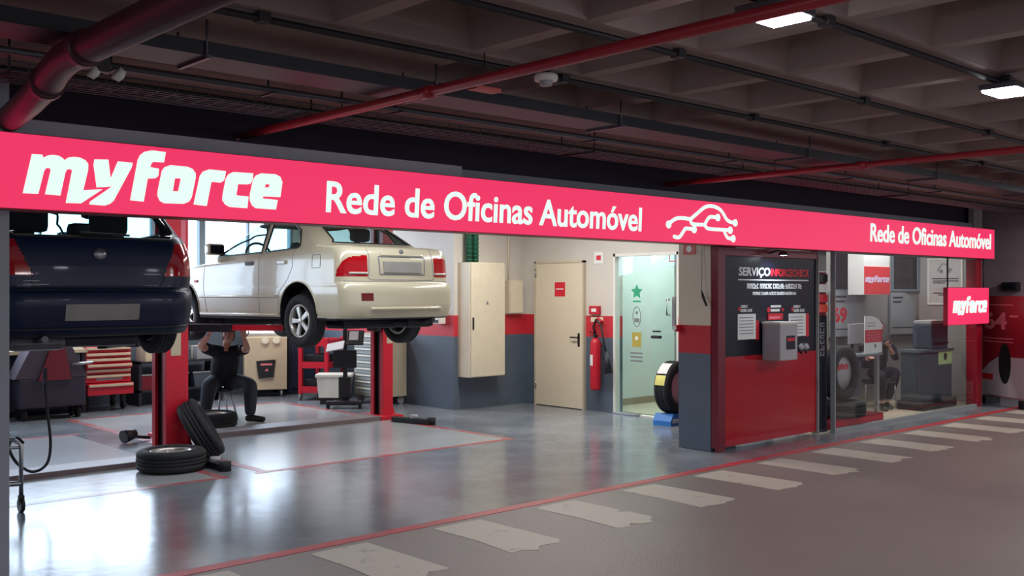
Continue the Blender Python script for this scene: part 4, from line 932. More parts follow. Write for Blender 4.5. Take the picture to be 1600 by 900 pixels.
def build_car(root, keys, spec, NR=190, NS=190):
    """keys: rows bottom to top (zr, yr, zf, yf, w, corner_rear, corner_front); y grows from rear bumper to nose"""
    mw = MW[root['_mw']]
    rows = interp(keys, NR); segs = []; grid = []
    for (zr, yr, zf, yf, w, cr, cf) in rows:
        pts = []; seg = []
        L = yf - yr; cr = min(cr, w * .9, L * .45); cf = min(cf, w * .9, L * .45)
        def sw(y):
            t_ = (y - (yr + yf) / 2) / (L / 2 + 1e-6); return w * (1 - .035 * t_ ** 4)
        NA = 30; NC = 26
        for k_ in range(NA):
            x = (w - cr) * k_ / NA; pts.append((x * (1 - .035), yr + .05 * (x / w) ** 2)); seg.append('R')
        x_c = (w - cr) * .965; yb0 = yr + .05 * ((w - cr) / w) ** 2
        yc_end = yb0 + cr
        for k_ in range(NC):
            a = PI / 2 * k_ / NC; pts.append((x_c + (sw(yc_end) - x_c) * math.sin(a), yb0 + cr * (1 - math.cos(a)))); seg.append('C')
        yfe = yf - cf - .04
        for k_ in range(NS):
            y = yc_end + (yfe - yc_end) * k_ / NS; pts.append((sw(y), y)); seg.append('S')
        xf = (w - cf) * .965
        for k_ in range(NC):
            a = PI / 2 * k_ / NC; pts.append((xf + (sw(yfe) - xf) * math.cos(a), yfe + cf * math.sin(a))); seg.append('F')
        for k_ in range(NA + 1):
            x = (w - cf) * .965 * (1 - k_ / NA); pts.append((x, yf - .04 * (x / w) ** 2)); seg.append('F')
        row = []
        for x, y in pts:
            t_ = (y - yr) / (yf - yr + 1e-6); row.append((x, y, zr + (zf - zr) * t_))
        grid.append(row); segs = seg
    bm0 = bmesh.new(); n = len(grid[0]); vv = []
    for row in grid:
        full = [bm0.verts.new(p) for p in row] + [bm0.verts.new((-p[0], p[1], p[2])) for p in row[-2:0:-1]]
        vv.append(full)
    fseg = segs + segs[-2:0:-1]
    nf = len(vv[0]); buckets = {}
    sg2 = [segs[min(i, n - 1)] for i in range(n)] + [segs[i] for i in range(n - 2, 0, -1)]
    for r_ in range(NR - 1):
        for c in range(nf):
            c2 = (c + 1) % nf
            f = bm0.faces.new([vv[r_][c], vv[r_][c2], vv[r_ + 1][c2], vv[r_ + 1][c]]); f.smooth = True
            sgm = segs[c] if c < n - 1 else segs[nf - c - 1]
            ce = f.calc_center_median()
            nm = None
            for (name, test) in spec:
                if test(abs(ce.x), ce.x, ce.y, ce.z, sgm): nm = name; break
            buckets.setdefault(nm, []).append(f)
    # caps
    f = bm0.faces.new(vv[0][::-1]); buckets.setdefault('under', []).append(f)
    top = vv[-1]; f = bm0.faces.new(top); buckets.setdefault(None, []).append(f)
    bmesh.ops.triangulate(bm0, faces=[f for f in bm0.faces if len(f.verts) > 4])
    bm0.faces.ensure_lookup_table()
    bvh = BVHTree.FromBMesh(bm0)
    # re-bucket by centre after triangulation of caps
    out = {}
    for nm, fs in buckets.items():
        b = MB(); mp = {}
        for f in fs:
            if not f.is_valid: continue
            vs_ = []
            for v in f.verts:
                if v not in mp: mp[v] = b.bm.verts.new(mw @ v.co)
                vs_.append(mp[v])
            nf_ = b.bm.faces.new(vs_); nf_.smooth = True
        out[nm] = b
    if None in out:
        b = out[None]; mp = [b.bm.verts.new(mw @ v.co) for v in top]; 
        fcap = b.bm.faces.new(mp); bmesh.ops.triangulate(b.bm, faces=[fcap])
    bmesh.ops.remove_doubles(out[None].bm, verts=out[None].bm.verts[:], dist=1e-4)
    bm0.free()
    return out, bvh, mw
def side_pt(bvh, y, z, s_=-1, off=0):
    h = bvh.ray_cast(Vector((s_ * 2.5, y, z)), Vector((-s_, 0, 0)))
    return (h[0] + Vector((s_ * off, 0, 0))) if h[0] else None
def rear_pt(bvh, x, z, off=0):
    h = bvh.ray_cast(Vector((x, -1.5, z)), Vector((0, 1, 0)))
    return (h[0] - Vector((0, off, 0))) if h[0] else None
def dens(pts, closed=True, step=.03):
    out = []; n = len(pts)
    for i in range(n if closed else n - 1):
        a = Vector(pts[i]); c = Vector(pts[(i + 1) % n]); m_ = max(1, int((c - a).length / step))
        for j in range(m_): out.append(tuple(a + (c - a) * j / m_))
    if not closed: out.append(pts[-1])
    return out
def trim_side(bvh, mw, poly, r, name, m, root, s_=-1, closed=True, off=0):
    P = [side_pt(bvh, y, z, s_, off) for y, z in dens(poly, closed)]; P = [mw @ p for p in P if p]
    b = MB(); b.tube(P, r, 6, closed=closed); return b.build(name, m, root)
def trim_rear(bvh, mw, poly, r, name, m, root, closed=True, off=0):
    P = [rear_pt(bvh, x, z, off) for x, z in dens(poly, closed)]; P = [mw @ p for p in P if p]
    b = MB(); b.tube(P, r, 6, closed=closed); return b.build(name, m, root)
def rear_panel(bvh, mw, outline, d, name, m, root, sub=None):
    """a raised plate that follows the rear surface"""
    x0 = min(p[0] for p in outline); x1 = max(p[0] for p in outline); z0 = min(p[1] for p in outline); z1 = max(p[1] for p in outline)
    b = MB(mw); NX = 14; NZ = 4; g = []
    for j in range(NZ + 1):
        for i in range(NX + 1):
            x = x0 + (x1 - x0) * i / NX; z = z0 + (z1 - z0) * j / NZ; p = rear_pt(bvh, x, z); g.append(p)
    F = [b.v(p - Vector((0, d, 0))) for p in g]; Bk = [b.v(p + Vector((0, .01, 0))) for p in g]
    for j in range(NZ):
        for i in range(NX):
            a = j * (NX + 1) + i; b.face([F[a], F[a + 1], F[a + NX + 2], F[a + NX + 1]])
    per = [i for i in range(NX + 1)] + [(j + 1) * (NX + 1) - 1 for j in range(1, NZ + 1)] + [NZ * (NX + 1) + i for i in range(NX - 1, -1, -1)] + [j * (NX + 1) for j in range(NZ - 1, 0, -1)]
    for i in range(len(per)): a, c = per[i], per[(i + 1) % len(per)]; b.face([F[a], F[c], Bk[c], Bk[a]])
    return b.build(name, m, root)
def splitx(b, name, m, root, mw):
    inv = mw.inverted()
    for s_ in (-1, 1):
        c = MB(); t_ = b.bm.copy(); bmesh.ops.delete(t_, geom=[v for v in t_.verts if (inv @ v.co).x * s_ < 0], context='VERTS'); c.merge(t_)
        if len(c.bm.faces): c.build(name, m, root)
    b.bm.free()
def interior(root, mw, zf, zs, yd, yr_, w):
    b = MB(mw); b.box(-w + .12, w - .12, yr_, yd + .5, zf, zf + .05); b.build('cabin_floor', M['black'], root)
    for sx_ in (-.36, .36):
        b = MB(mw); y = yd - .95
        b.box(sx_ - .24, sx_ + .24, y - .05, y + .45, zf + .15, zf + .32, .05)
        b.box(sx_ - .23, sx_ + .23, -.07, .07, 0, .58, .06, Matrix.Translation((0, y - .05, zf + .28)) @ Matrix.Rotation(R(14), 4, 'X'))
        st = b.build('seat', M['seat'], root, )
        b = MB(mw); b.box(sx_ - .13, sx_ + .13, y - .27, y - .16, zf + .88, zf + 1.04, .045); b.tube([(sx_ - .05, y - .2, zf + .8), (sx_ - .05, y - .21, zf + .9)], .008, 6); b.tube([(sx_ + .05, y - .2, zf + .8), (sx_ + .05, y - .21, zf + .9)], .008, 6); b.build('headrest', M['seat'], st)
    b = MB(mw); b.box(-w + .18, w - .18, yr_ + .25, yr_ + .7, zf + .15, zf + .32, .05); b.box(-w + .18, w - .18, yr_ + .12, yr_ + .26, zf + .28, zs - .02, .05); st = b.build('seat', M['seat'], root)
    b = MB(mw); b.box(-w + .14, w - .14, yd, yd + .35, zs - .30, zs - .03, .06); b.build('dashboard', M['black'], root)
    b = MB(); P = [mw @ Vector((-.36 + .185 * math.cos(a), yd - .12 + .06 * math.sin(a), zs - .05 + .175 * math.sin(a))) for a in [2 * PI * q / 28 for q in range(28)]]; b.tube(P, .015, 8, closed=True)
    b.tube([mw @ Vector((-.36, yd - .12, zs - .05)), mw @ Vector((-.36, yd + .05, zs - .14))], .025); b.tube([mw @ Vector((-.54, yd - .12, zs - .05)), mw @ Vector((-.18, yd - .12, zs - .05))], .013); b.build('steering_wheel', M['black'], root)
def arch(root, mw, yc, zc, rad, w, m):
    for s_ in (-1, 1):
        b = MB(mw); N_ = 24; A_ = []; B_ = []
        for q in range(N_ + 1):
            a = -.25 + (PI + .5) * q / N_; A_.append(b.v((s_ * (w - .01), yc + rad * math.cos(a), zc + rad * math.sin(a)))); B_.append(b.v((s_ * (w - .27), yc + rad * math.cos(a), zc + rad * math.sin(a))))
        for q in range(N_): b.face([A_[q], A_[q + 1], B_[q + 1], B_[q]])
        b.face(B_); b.build('wheel_arch_liner', M['black'], root)
def inring(y, z, yc, zc, r_): return (y - yc) ** 2 + (z - zc) ** 2 < r_ * r_
LATL = Matrix.Rotation(R(-90), 4, 'Y'); LATR = Matrix.Rotation(R(90), 4, 'Y')
# ---- cream saloon: rear bumper towards us, nose to the rear wall
CW = thing('saloon_car', 'cream white four-door saloon raised on the middle lift, seen from the rear left', 'car', (6.62, 8.86, 1.155), R(4.5))
WCR, WCF, ZW, RW = .92, 3.32, .28, .30
keysW = [(.24, .16, .22, 3.95, .62, .25, .45), (.235, .06, .20, 4.02, .76, .25, .45), (.27, .02, .23, 4.06, .79, .22, .45), (.40, 0, .40, 4.08, .80, .2, .45), (.54, .005, .55, 4.08, .805, .2, .45), (.615, .03, .60, 4.04, .80, .2, .44), (.635, .075, .64, 3.99, .80, .19, .42),
         (.75, .085, .70, 3.92, .80, .18, .42), (.90, .10, .76, 3.80, .795, .18, .45), (.99, .14, .82, 3.55, .785, .18, .5), (1.025, .22, .86, 3.25, .765, .2, .4), (1.04, .40, .90, 3.05, .74, .2, .3), (1.05, .52, .93, 2.95, .725, .2, .25),
         (1.14, .68, 1.05, 2.70, .68, .18, .22), (1.28, .93, 1.22, 2.36, .61, .16, .2), (1.345, 1.08, 1.32, 2.14, .565, .15, .2), (1.372, 1.22, 1.358, 1.98, .50, .15, .2), (1.39, 1.4, 1.385, 1.80, .34, .15, .15), (1.395, 1.55, 1.392, 1.66, .10, .05, .04)]
winF = [(2.78, .955), (2.62, 1.05), (2.22, 1.30), (1.78, 1.325), (1.72, .985)]
winR = [(1.64, .985), (1.68, 1.325), (1.28, 1.315), (1.08, 1.22), (.98, 1.04), (1.02, 1.015)]
rearW = [(-.52, 1.10), (-.56, 1.07), (.56, 1.07), (.52, 1.10), (.44, 1.31), (-.44, 1.31)]
frontW = [(-.6, .99), (.6, .99), (.47, 1.28), (-.47, 1.28)]
lampZ = (.70, .875)
def lampW(ax, x, y, z, sgm):
    if sgm not in 'RCS' or y > .42: return False
    if z < .695: return False
    e = max(0, (y - .07) / .30) + max(0, (ax - .60) / .22) * .45
    return ax > .475 and (z - .695) < .225 * math.sqrt(max(0, 1 - min(1, e) ** 2))
spW = [('glass', lambda ax, x, y, z, s: s in 'SCF' and (poly_in((y, z), winF) or poly_in((y, z), winR))),
       ('rear_glass', lambda ax, x, y, z, s: y < 1.25 and z > 1.04 and s in 'RC' and poly_in((x, z), rearW)),
       ('windscreen', lambda ax, x, y, z, s: y > 2 and s == 'F' and z > .96 and poly_in((x, z), frontW)),
       ('arch', lambda ax, x, y, z, s: inring(y, z, WCR, ZW + .02, .345) or inring(y, z, WCF, ZW + .02, .345)),
       ('lamp', lampW),
       ('fog', lambda ax, x, y, z, s: s in 'RC' and .47 < ax < .62 and .44 < z < .52 and x < 0 and y < .3),
       ('under', lambda ax, x, y, z, s: z < .25)]
parts, bvhW, mwW = build_car(CW, keysW, spW)
body = parts[None].build('body', M['carw'], CW)
splitx(parts['glass'], 'side_glass', M['glass'], CW, mwW); parts['rear_glass'].build('rear_window', M['glass'], CW); parts['windscreen'].build('windscreen', M['glass'], CW)
splitx(parts['lamp'], 'tail_lamp', M['redlens'], CW, mwW)
if 'fog' in parts: parts['fog'].build('fog_lamp', mat('dark_fog_lens', (110, 20, 26), .3), CW)
parts['under'].build('underbody', M['dark'], CW); parts.get('arch', MB()).bm.free() if 'arch' in parts else None
for s_ in (-1, 1):
    trim_side(bvhW, mwW, winF, .011, 'window_seal', M['black'], CW, s_); trim_side(bvhW, mwW, winR, .011, 'window_seal', M['black'], CW, s_)
    yy = [(WCR + .345 * math.cos(a), ZW + .02 + .345 * math.sin(a)) for a in [-.02 + (PI + .04) * q / 30 for q in range(31)]]
    trim_side(bvhW, mwW, yy, .009, 'arch_lip', M['carw'], CW, s_, False)
    yy = [(WCF + .345 * math.cos(a), ZW + .02 + .345 * math.sin(a)) for a in [-.02 + (PI + .04) * q / 30 for q in range(31)]]
    trim_side(bvhW, mwW, yy, .009, 'arch_lip', M['carw'], CW, s_, False)
    trim_side(bvhW, mwW, [(2.86, .92), (2.88, .6), (2.80, .27)], .003, 'door_seam', M['inkgrey'], CW, s_, False)
    trim_side(bvhW, mwW, [(1.68, .98), (1.66, .27)], .003, 'door_seam', M['inkgrey'], CW, s_, False)
    trim_side(bvhW, mwW, [(1.02, 1.0), (1.02, .80), (1.10, .68), (1.27, .52), (1.30, .27)], .003, 'door_seam', M['inkgrey'], CW, s_, False)
    trim_side(bvhW, mwW, [(2.96, .47), (1.30, .48)], .016, 'side_moulding', M['carw'], CW, s_, False)
    trim_side(bvhW, mwW, [(2.95, .26), (1.28, .27)], .022, 'sill_moulding', M['carw'], CW, s_, False)
    for yy_ in (1.82, 1.16):
        p = side_pt(bvhW, yy_ + .05, .86, s_); b = MB(mwW); b.box(-.012, .022, -.07, .07, -.022, .022, .008, Matrix.Translation(p) if s_ > 0 else Matrix.Translation(p - Vector((.01, 0, 0)))); b.build('door_handle', M['carw'] if yy_ < 1.5 else M['inkgrey'], CW)
    b = MB(mwW); p = side_pt(bvhW, 2.72, 1.0, s_); b.box(-.11, .11, -.06, .06, -.075, .07, .035, Matrix.Translation(p + Vector((s_ * .12, .03, .05)))); b.bar(p, p + Vector((s_ * .1, .03, .03)), .05, .04); mi = b.build('wing_mirror', M['carw'], CW)
    b = MB(mwW); b.box(-.09, .09, -.006, .004, -.055, .05, .002, Matrix.Translation(p + Vector((s_ * .12, -.03, .05)))); b.build('mirror_glass', M['gloss_black'], mi)
trim_rear(bvhW, mwW, rearW, .012, 'window_seal', M['black'], CW)
trim_rear(bvhW, mwW, [(-.46, 1.03), (-.45, .9), (-.47, .68), (-.44, .66), (.44, .66), (.47, .68), (.45, .9), (.46, 1.03)], .004, 'boot_seam', M['inkgrey'], CW, False)
trim_rear(bvhW, mwW, [(-.74, .645), (.74, .645)], .004, 'bumper_seam', M['inkgrey'], CW, False)
trim_rear(bvhW, mwW, [(-.5, .35), (.5, .35)], .02, 'bumper_lip', M['carw'], CW, False)
trim_rear(bvhW, mwW, [(-.30, .93), (.30, .93)], .018, 'boot_grip', M['carw'], CW, False)
pl_ = rear_panel(bvhW, mwW, [(-.27, .74), (.27, .86)], .014, 'number_plate', M['plate'], CW)
trim_rear(bvhW, mwW, [(-.32, .72), (.32, .72), (.33, .91), (-.33, .91)], .007, 'plate_recess', M['inkgrey'], CW)
for s_ in (-1, 1):
    trim_rear(bvhW, mwW, [(s_ * .48, .73), (s_ * .70, .73)], .014, 'reverse_lamp', M['clear'], CW, False)
p = rear_pt(bvhW, 0, .97, .004); b = MB(mwW); b.lathe([(0, 0), (.028, .0), (.028, .008), (0, .01)], 20, Matrix.Translation(p) @ RYX); b.build('badge', M['inkgrey'], CW)
p = side_pt(bvhW, .66, .86, -1); b = MB()
P = [side_pt(bvhW, y, z, -1, .001) for y, z in dens([(.52, .93), (.66, .93), (.66, .79), (.52, .79)], True, .02)]; b.tube([mwW @ q_ for q_ in P], .003, 5, closed=True); b.build('fuel_flap', M['inkgrey'], CW)
p = side_pt(bvhW, 3.05, .66, -1); b = MB(mwW); b.box(-.012, .004, -.035, .035, -.015, .015, .004, Matrix.Translation(p)); b.build('side_repeater', M['orange'], CW)
interior(CW, mwW, .25, 1.0, 2.45, .75, .76)
arch(CW, mwW, WCR, ZW + .02, .35, .79, None); arch(CW, mwW, WCF, ZW + .02, .35, .79, None)
for s_, ax_ in ((-1, LATL), (1, LATR)):
    for yc in (WCR, WCF):
        wheel(CW, mwW @ Vector((s_ * .70, yc, ZW - .07)), Matrix.Rotation(R(4.5), 4, 'Z') @ ax_ @ Matrix.Rotation(.3, 4, 'Z'), Ro=.295, Ri=.19, w=.18, double=True)
b = MB(mwW); b.box(-.45, .45, .55, .9, .12, .24, .04); b.build('fuel_tank', M['dark'], CW)
b = MB(mwW); b.tube([(-.66, .92, .2), (.66, .92, .2)], .035); b.bar((-.5, .92, .2), (-.52, 1.5, .22), .06, .05); b.bar((.5, .92, .2), (.52, 1.5, .22), .06, .05); b.build('rear_axle', M['dark'], CW)
b = MB(mwW); b.tube([(.42, .05, .22), (.42, .3, .2)], .028); b.tube([(.42, .2, .2), (.3, .6, .2)], .03); b.box(.18, .58, .2, .5, .13, .25, .05); b.build('exhaust', M['dark'], CW)
b = MB(mwW); b.box(-.5, .5, 2.9, 3.6, .1, .24, .04); b.build('engine_tray', M['black'], CW)
# ---- dark hatchback
CB = thing('hatchback_car', 'dark navy hatchback raised on the left lift, seen from behind', 'car', (2.83, 7.55, 1.17))
keysB = [(.20, .18, .22, 3.5, .60, .25, .45), (.19, .08, .20, 3.6, .74, .25, .45), (.22, .04, .23, 3.65, .785, .25, .45), (.32, .0, .38, 3.68, .80, .26, .45), (.44, -.02, .5, 3.69, .81, .28, .45), (.52, .0, .58, 3.66, .815, .28, .44), (.55, .045, .62, 3.60, .815, .26, .42),
         (.66, .05, .68, 3.52, .82, .24, .42), (.80, .065, .74, 3.40, .815, .24, .45), (.90, .09, .82, 3.15, .79, .24, .45), (.95, .115, .88, 2.9, .765, .22, .35), (.975, .14, .91, 2.8, .745, .22, .25),
         (1.08, .22, 1.03, 2.55, .69, .2, .22), (1.24, .35, 1.22, 2.2, .615, .2, .2), (1.36, .45, 1.34, 1.95, .56, .18, .2), (1.405, .56, 1.39, 1.78, .48, .15, .2), (1.425, .8, 1.415, 1.6, .32, .15, .15), (1.43, 1.05, 1.425, 1.3, .1, .05, .04)]
bF = [(2.62, .955), (2.42, 1.07), (2.05, 1.30), (1.55, 1.345), (1.50, .965)]
bR = [(1.42, .965), (1.46, 1.345), (.92, 1.33), (.68, 1.22), (.60, 1.04), (.66, .995)]
rearB = [(-.63, .97), (-.58, .925), (.58, .925), (.63, .97), (.51, 1.33), (-.51, 1.33)]
frontB = [(-.6, .99), (.6, .99), (.47, 1.3), (-.47, 1.3)]
def lampB(ax, x, y, z, s):
    if y > .36 or z < .64 or z > .90: return False
    return ax > .50 + .10 * (z - .64) / .28 * 1.2 - (.03 if x < 0 else 0)
spB = [('glass', lambda ax, x, y, z, s: s in 'SCF' and (poly_in((y, z), bF) or poly_in((y, z), bR))),
       ('rear_glass', lambda ax, x, y, z, s: y < .6 and z > .90 and s in 'RC' and poly_in((x, z), rearB)),
       ('windscreen', lambda ax, x, y, z, s: y > 1.8 and s == 'F' and z > .95 and poly_in((x, z), frontB)),
       ('arch', lambda ax, x, y, z, s: inring(y, z, .68, .28, .345) or inring(y, z, 2.95, .28, .345)),
       ('lamp', lampB), ('under', lambda ax, x, y, z, s: z < .215)]
parts, bvB, mwB = build_car(CB, keysB, spB, 150, 150)
parts[None].build('body', M['carb'], CB); splitx(parts['glass'], 'side_glass', M['glass'], CB, mwB); parts['rear_glass'].build('rear_window', M['glass'], CB); parts['windscreen'].build('windscreen', M['glass'], CB)
splitx(parts['lamp'], 'tail_lamp', M['redlens'], CB, mwB); parts['under'].build('underbody', M['dark'], CB)
trim_rear(bvB, mwB, rearB, .013, 'window_seal', M['black'], CB)
for s_ in (-1, 1):
    trim_side(bvB, mwB, bF, .011, 'window_seal', M['black'], CB, s_); trim_side(bvB, mwB, bR, .011, 'window_seal', M['black'], CB, s_)
    for yc in (.68, 2.95):
        yy = [(yc + .345 * math.cos(a), .28 + .345 * math.sin(a)) for a in [-.02 + (PI + .04) * q / 30 for q in range(31)]]
        trim_side(bvB, mwB, yy, .009, 'arch_lip', M['carb'], CB, s_, False)
    trim_side(bvB, mwB, [(2.65, .45), (1.0, .46)], .016, 'side_moulding', M['black'], CB, s_, False)
    b = MB(mwB); p = side_pt(bvB, 2.6, .98, s_); b.box(-.11, .11, -.06, .06, -.075, .07, .035, Matrix.Translation(p + Vector((s_ * .12, .03, .05)))); b.bar(p, p + Vector((s_ * .1, .03, .03)), .05, .04); b.build('wing_mirror', M['carb'], CB)
trim_rear(bvB, mwB, [(-.47, .64), (-.48, .60), (-.46, .56), (.46, .56), (.50, .62), (.49, .66)], .004, 'hatch_seam', M['black'], CB, False)
trim_rear(bvB, mwB, [(-.76, .535), (.76, .535)], .005, 'bumper_seam', M['black'], CB, False)
trim_rear(bvB, mwB, [(-.70, .25), (.70, .25)], .012, 'bumper_lip', M['dark'], CB, False)
rear_panel(bvB, mwB, [(-.27, .31), (.27, .43)], .014, 'number_plate', M['plate'], CB)
trim_rear(bvB, mwB, [(-.54, .60), (-.42, .60)], .006, 'model_badge', M['steel'], CB, False)
trim_rear(bvB, mwB, [(-.54, .575), (-.36, .575)], .006, 'model_badge', M['steel'], CB, False)
p = rear_pt(bvB, 0, .80, .004); b = MB(mwB); b.lathe([(0, 0), (.045, .0), (.045, .01), (0, .014)], 20, Matrix.Translation(p) @ RYX); b.build('badge', M['steel'], CB)
trim_rear(bvB, mwB, [(-.12, .96), (.02, .955), (.24, .95)], .01, 'rear_wiper', M['black'], CB, False, .02)
interior(CB, mwB, .25, .95, 2.25, .45, .76)
for sx_ in (-.32, .30):
    b = MB(mwB); b.box(sx_ - .15, sx_ + .15, .62, .74, .98, 1.20, .05); b.build('headrest', M['seat'], CB)
arch(CB, mwB, .68, .28, .35, .79, None); arch(CB, mwB, 2.95, .28, .35, .79, None)
for s_, ax_ in ((-1, LATL), (1, LATR)):
    for yc in (.68, 2.95): wheel(CB, Vector((2.83 + s_ * .70, 7.55 + yc, 1.17 + .29)), ax_, Ro=.285, Ri=.18, w=.17, rimmat='dark')
b = MB(mwB); b.box(-.4, .4, .3, .9, .1, .2, .04); b.build('fuel_tank', M['dark'], CB)
b = MB(mwB); b.tube([(-.66, .68, .16), (.66, .68, .16)], .035); b.build('rear_axle', M['dark'], CB)
b = MB(mwB); b.tube([(-.4, .02, .18), (-.4, .3, .16)], .025); b.box(-.6, -.2, .15, .4, .09, .2, .05); b.build('exhaust', M['galv'], CB)
# ------------------------------------------------------------------ loose wheels
p = gnd(275, 747); c = Vector((4.10, 9.22, 0))
t = thing('flat_lying_car_tyre', 'wheel lying flat in front of the near red post', 'wheel', c)
mx = Matrix.Translation(c + Vector((0, 0, .105)))
b = MB(); add_tyre(b, mx, .315, .20, .20); b.build('tyre_body', M['rubber'], t)
b = MB(); add_rim(b, mx, .20, .19, 5, False); b.lathe([(0, .02), (.18, .02), (.18, .03), (0, .03)], 32, mx); b.build('rim', M['alu'], t)
t = thing('leaning_car_tyre', 'worn tyre leaning up against the near red post', 'tyre', (4.72, 9.72, 0))
mxl = Matrix.Translation(at(314, 671, 10.15)) @ Vector((.76, -.38, .50)).to_track_quat('Z', 'Y').to_matrix().to_4x4()
b = MB(); add_tyre(b, mxl, .32, .20, .21); b.build('tyre_body', M['rubber'], t)
b = MB(); add_rim(b, mxl, .20, .19, 5, False); b.build('rim', M['dark'], t)
p = gnd(343, 672)
t = thing('flat_lying_car_tyre', 'wheel lying flat at the feet of the seated mechanic', 'wheel', (5.72, 11.75, 0))
mx = Matrix.Translation((5.74, 11.72, .10)); b = MB(); add_tyre(b, mx, .30, .19, .19); b.build('tyre_body', M['rubber'], t)
b = MB(); add_rim(b, mx, .19, .18, 5, False); b.build('rim', M['alu'], t)
# ------------------------------------------------------------------ rear wall equipment
# workbench
t = thing('workbench', 'long dark workbench against the rear wall at the left', 'workbench', (3.8, 14.7, 0))
wx0, wx1, wy0, wy1 = 2.6, 5.18, 14.35, 15.1; zt_ = onY(60, 548, 14.35)[1]
b = MB(); b.box(wx0, wx1, wy0, wy1, zt_ - .05, zt_, .005); b.build('worktop', M['beige'], t)
b = MB(); b.box(wx0, wx1, wy0 + .3, wy0 + .32, .08, zt_ - .05); b.build('back_panel', M['dgrey'], t)
for xx in (wx0 + .03, (wx0 + wx1) / 2, wx1 - .08):
    b = MB(); b.box(xx, xx + .06, wy0 + .02, wy0 + .08, 0, zt_ - .05); b.build('leg', M['dark'], t)
b = MB(); b.box(wx0 + .1, wx1 - .1, wy0 + .05, wy1 - .05, .10, .13); b.build('lower_shelf', M['dgrey'], t)
b = MB(); b.box(wx1 - .75, wx1 - .1, wy0 + .03, wy0 + .25, .14, zt_ - .06, .004); b.build('drawer_unit', M['dgrey'], t)
for i, (dx, w_, h_, mt, nm, lab, ct) in enumerate(((.35, .10, .06, 'pink', 'parts_tray', 'pale pink tray at the left end of the workbench', 'tray'), (.75, .22, .07, 'white', 'rag_pile', 'crumpled white rag on the middle of the workbench', 'rag'), (1.3, .24, .06, 'teal', 'green_tool_case', 'small green tool case on the workbench', 'case'), (1.75, .34, .09, 'white', 'parts_box', 'open white cardboard box on the right end of the workbench', 'box'))):
    x = wx0 + .62 + dx; t2 = thing(nm, lab, ct, (x, 14.55, zt_))
    b = MB()
    if nm == 'rag_pile':
        rn = random.Random(3); bm_ = bmesh.new(); bmesh.ops.create_icosphere(bm_, subdivisions=3, radius=1)
        for v in bm_.verts: v.co = Vector((x + v.co.x * .12 * rn.uniform(.85, 1.1), 14.55 + v.co.y * .09, zt_ + .04 + max(-.04, v.co.z * .04 * rn.uniform(.6, 1.3))))
        b.merge(bm_); b.build('cloth', M[mt], t2)
    else:
        b.box(x - w_ / 2, x + w_ / 2, 14.45, 14.65, zt_, zt_ + .01); b.box(x - w_ / 2, x + w_ / 2, 14.45, 14.458, zt_ + .01, zt_ + h_, .002); b.box(x - w_ / 2, x + w_ / 2, 14.642, 14.65, zt_ + .01, zt_ + h_, .002)
        b.box(x - w_ / 2, x - w_ / 2 + .008, 14.458, 14.642, zt_ + .01, zt_ + h_, .002); b.box(x + w_ / 2 - .008, x + w_ / 2, 14.458, 14.642, zt_ + .01, zt_ + h_, .002); b.build('tray_body', M[mt], t2)
        b = MB(); b.box(x - w_ / 3, x + w_ / 3, 14.5, 14.6, zt_ + .012, zt_ + h_ + .01, .004); b.build('contents', M['grey'], t2)
# tool chest
cx0 = onY(134, 600, 14.35)[0]; cx1 = onY(205, 600, 14.35)[0]; ctop = onY(134, 542, 14.35)[1]; cbot = onY(140, 618, 14.35)[1]
t = thing('tool_chest', 'red roller tool chest with pale drawer edges right of the workbench', 'tool chest', ((cx0 + cx1) / 2, 14.6, 0))
b = MB(); b.box(cx0 + .02, cx1 - .02, 14.42, 14.95, cbot, ctop, .01); b.build('chest_body', M['dkred'], t)
zz = ctop - .01; hs2 = [.11, .10, .10, .10, .10, .16, .22]; tot = sum(hs2); sc = (ctop - cbot) / tot
for i, h_ in enumerate(hs2):
    h_ *= sc; fw = 14.36 - (.05 if i in (3,) else 0) - (.10 if i == 6 else 0)
    b = MB(); b.box(cx0, cx1, fw, 14.42, zz - h_ + .01, zz, .004); dd = b.build('drawer', M['red'], t)
    b = MB(); b.box(cx0 + .01, cx1 - .01, fw - .02, fw + .001, zz - .042, zz - .006, .006); b.build('drawer_pull', M['beige'], dd)
    zz -= h_
b = MB(); b.prism(rect(cx0 + .15, cx1 - .12, cbot + (.22 + .04) * sc, cbot + (.22 + .115) * sc), [], fY(14.36), .003); b.build('maker_label', M['grey'], t)
for xx in (cx0 + .06, cx1 - .06):
    for yy in (14.5, 14.88):
        b = MB(); b.tube([(xx - .02, yy, .065), (xx + .02, yy, .065)], .062, 18); b.box(xx - .03, xx + .03, yy - .03, yy + .03, .12, cbot + .01); b.build('caster', M['rubber'], t)
# boxes right of the tool chest
b0 = at(222, 575, 14.9)
t = thing('parts_shelf', 'dark low shelf with beige cartons between the tool chest and the red post', 'shelf', (6.15, 14.8, 0))
b = MB(); b.box(5.98, 7.3, 14.55, 15.1, .62, .65); b.box(5.98, 7.3, 14.55, 15.1, .2, .23); b.box(5.98, 6.02, 14.55, 15.1, 0, .65); b.box(7.26, 7.3, 14.55, 15.1, 0, .65); b.build('rack', M['dark'], t)
for i, (x, w_, h_, mt, lab) in enumerate(((6.1, .32, .22, 'beige', 'beige carton on the dark shelf beside the tool chest'), (6.5, .3, .16, 'dgrey', 'dark grey carton on the low shelf behind the near red post'), (6.9, .26, .2, 'grey', 'light grey carton on the low shelf behind the mechanic'))):
    t2 = thing('carton', lab, 'box', (x + w_ / 2, 14.75, .65), group='cartons on the low shelf'); b = MB(); b.box(x, x + w_, 14.6, 14.95, .65, .65 + h_, .004); b.build('carton_body', M[mt], t2)
    b = MB(); b.box(x - .002, x + w_ + .002, 14.75, 14.79, .652, .652 + h_, .001); b.build('tape', M['cream'], t2)
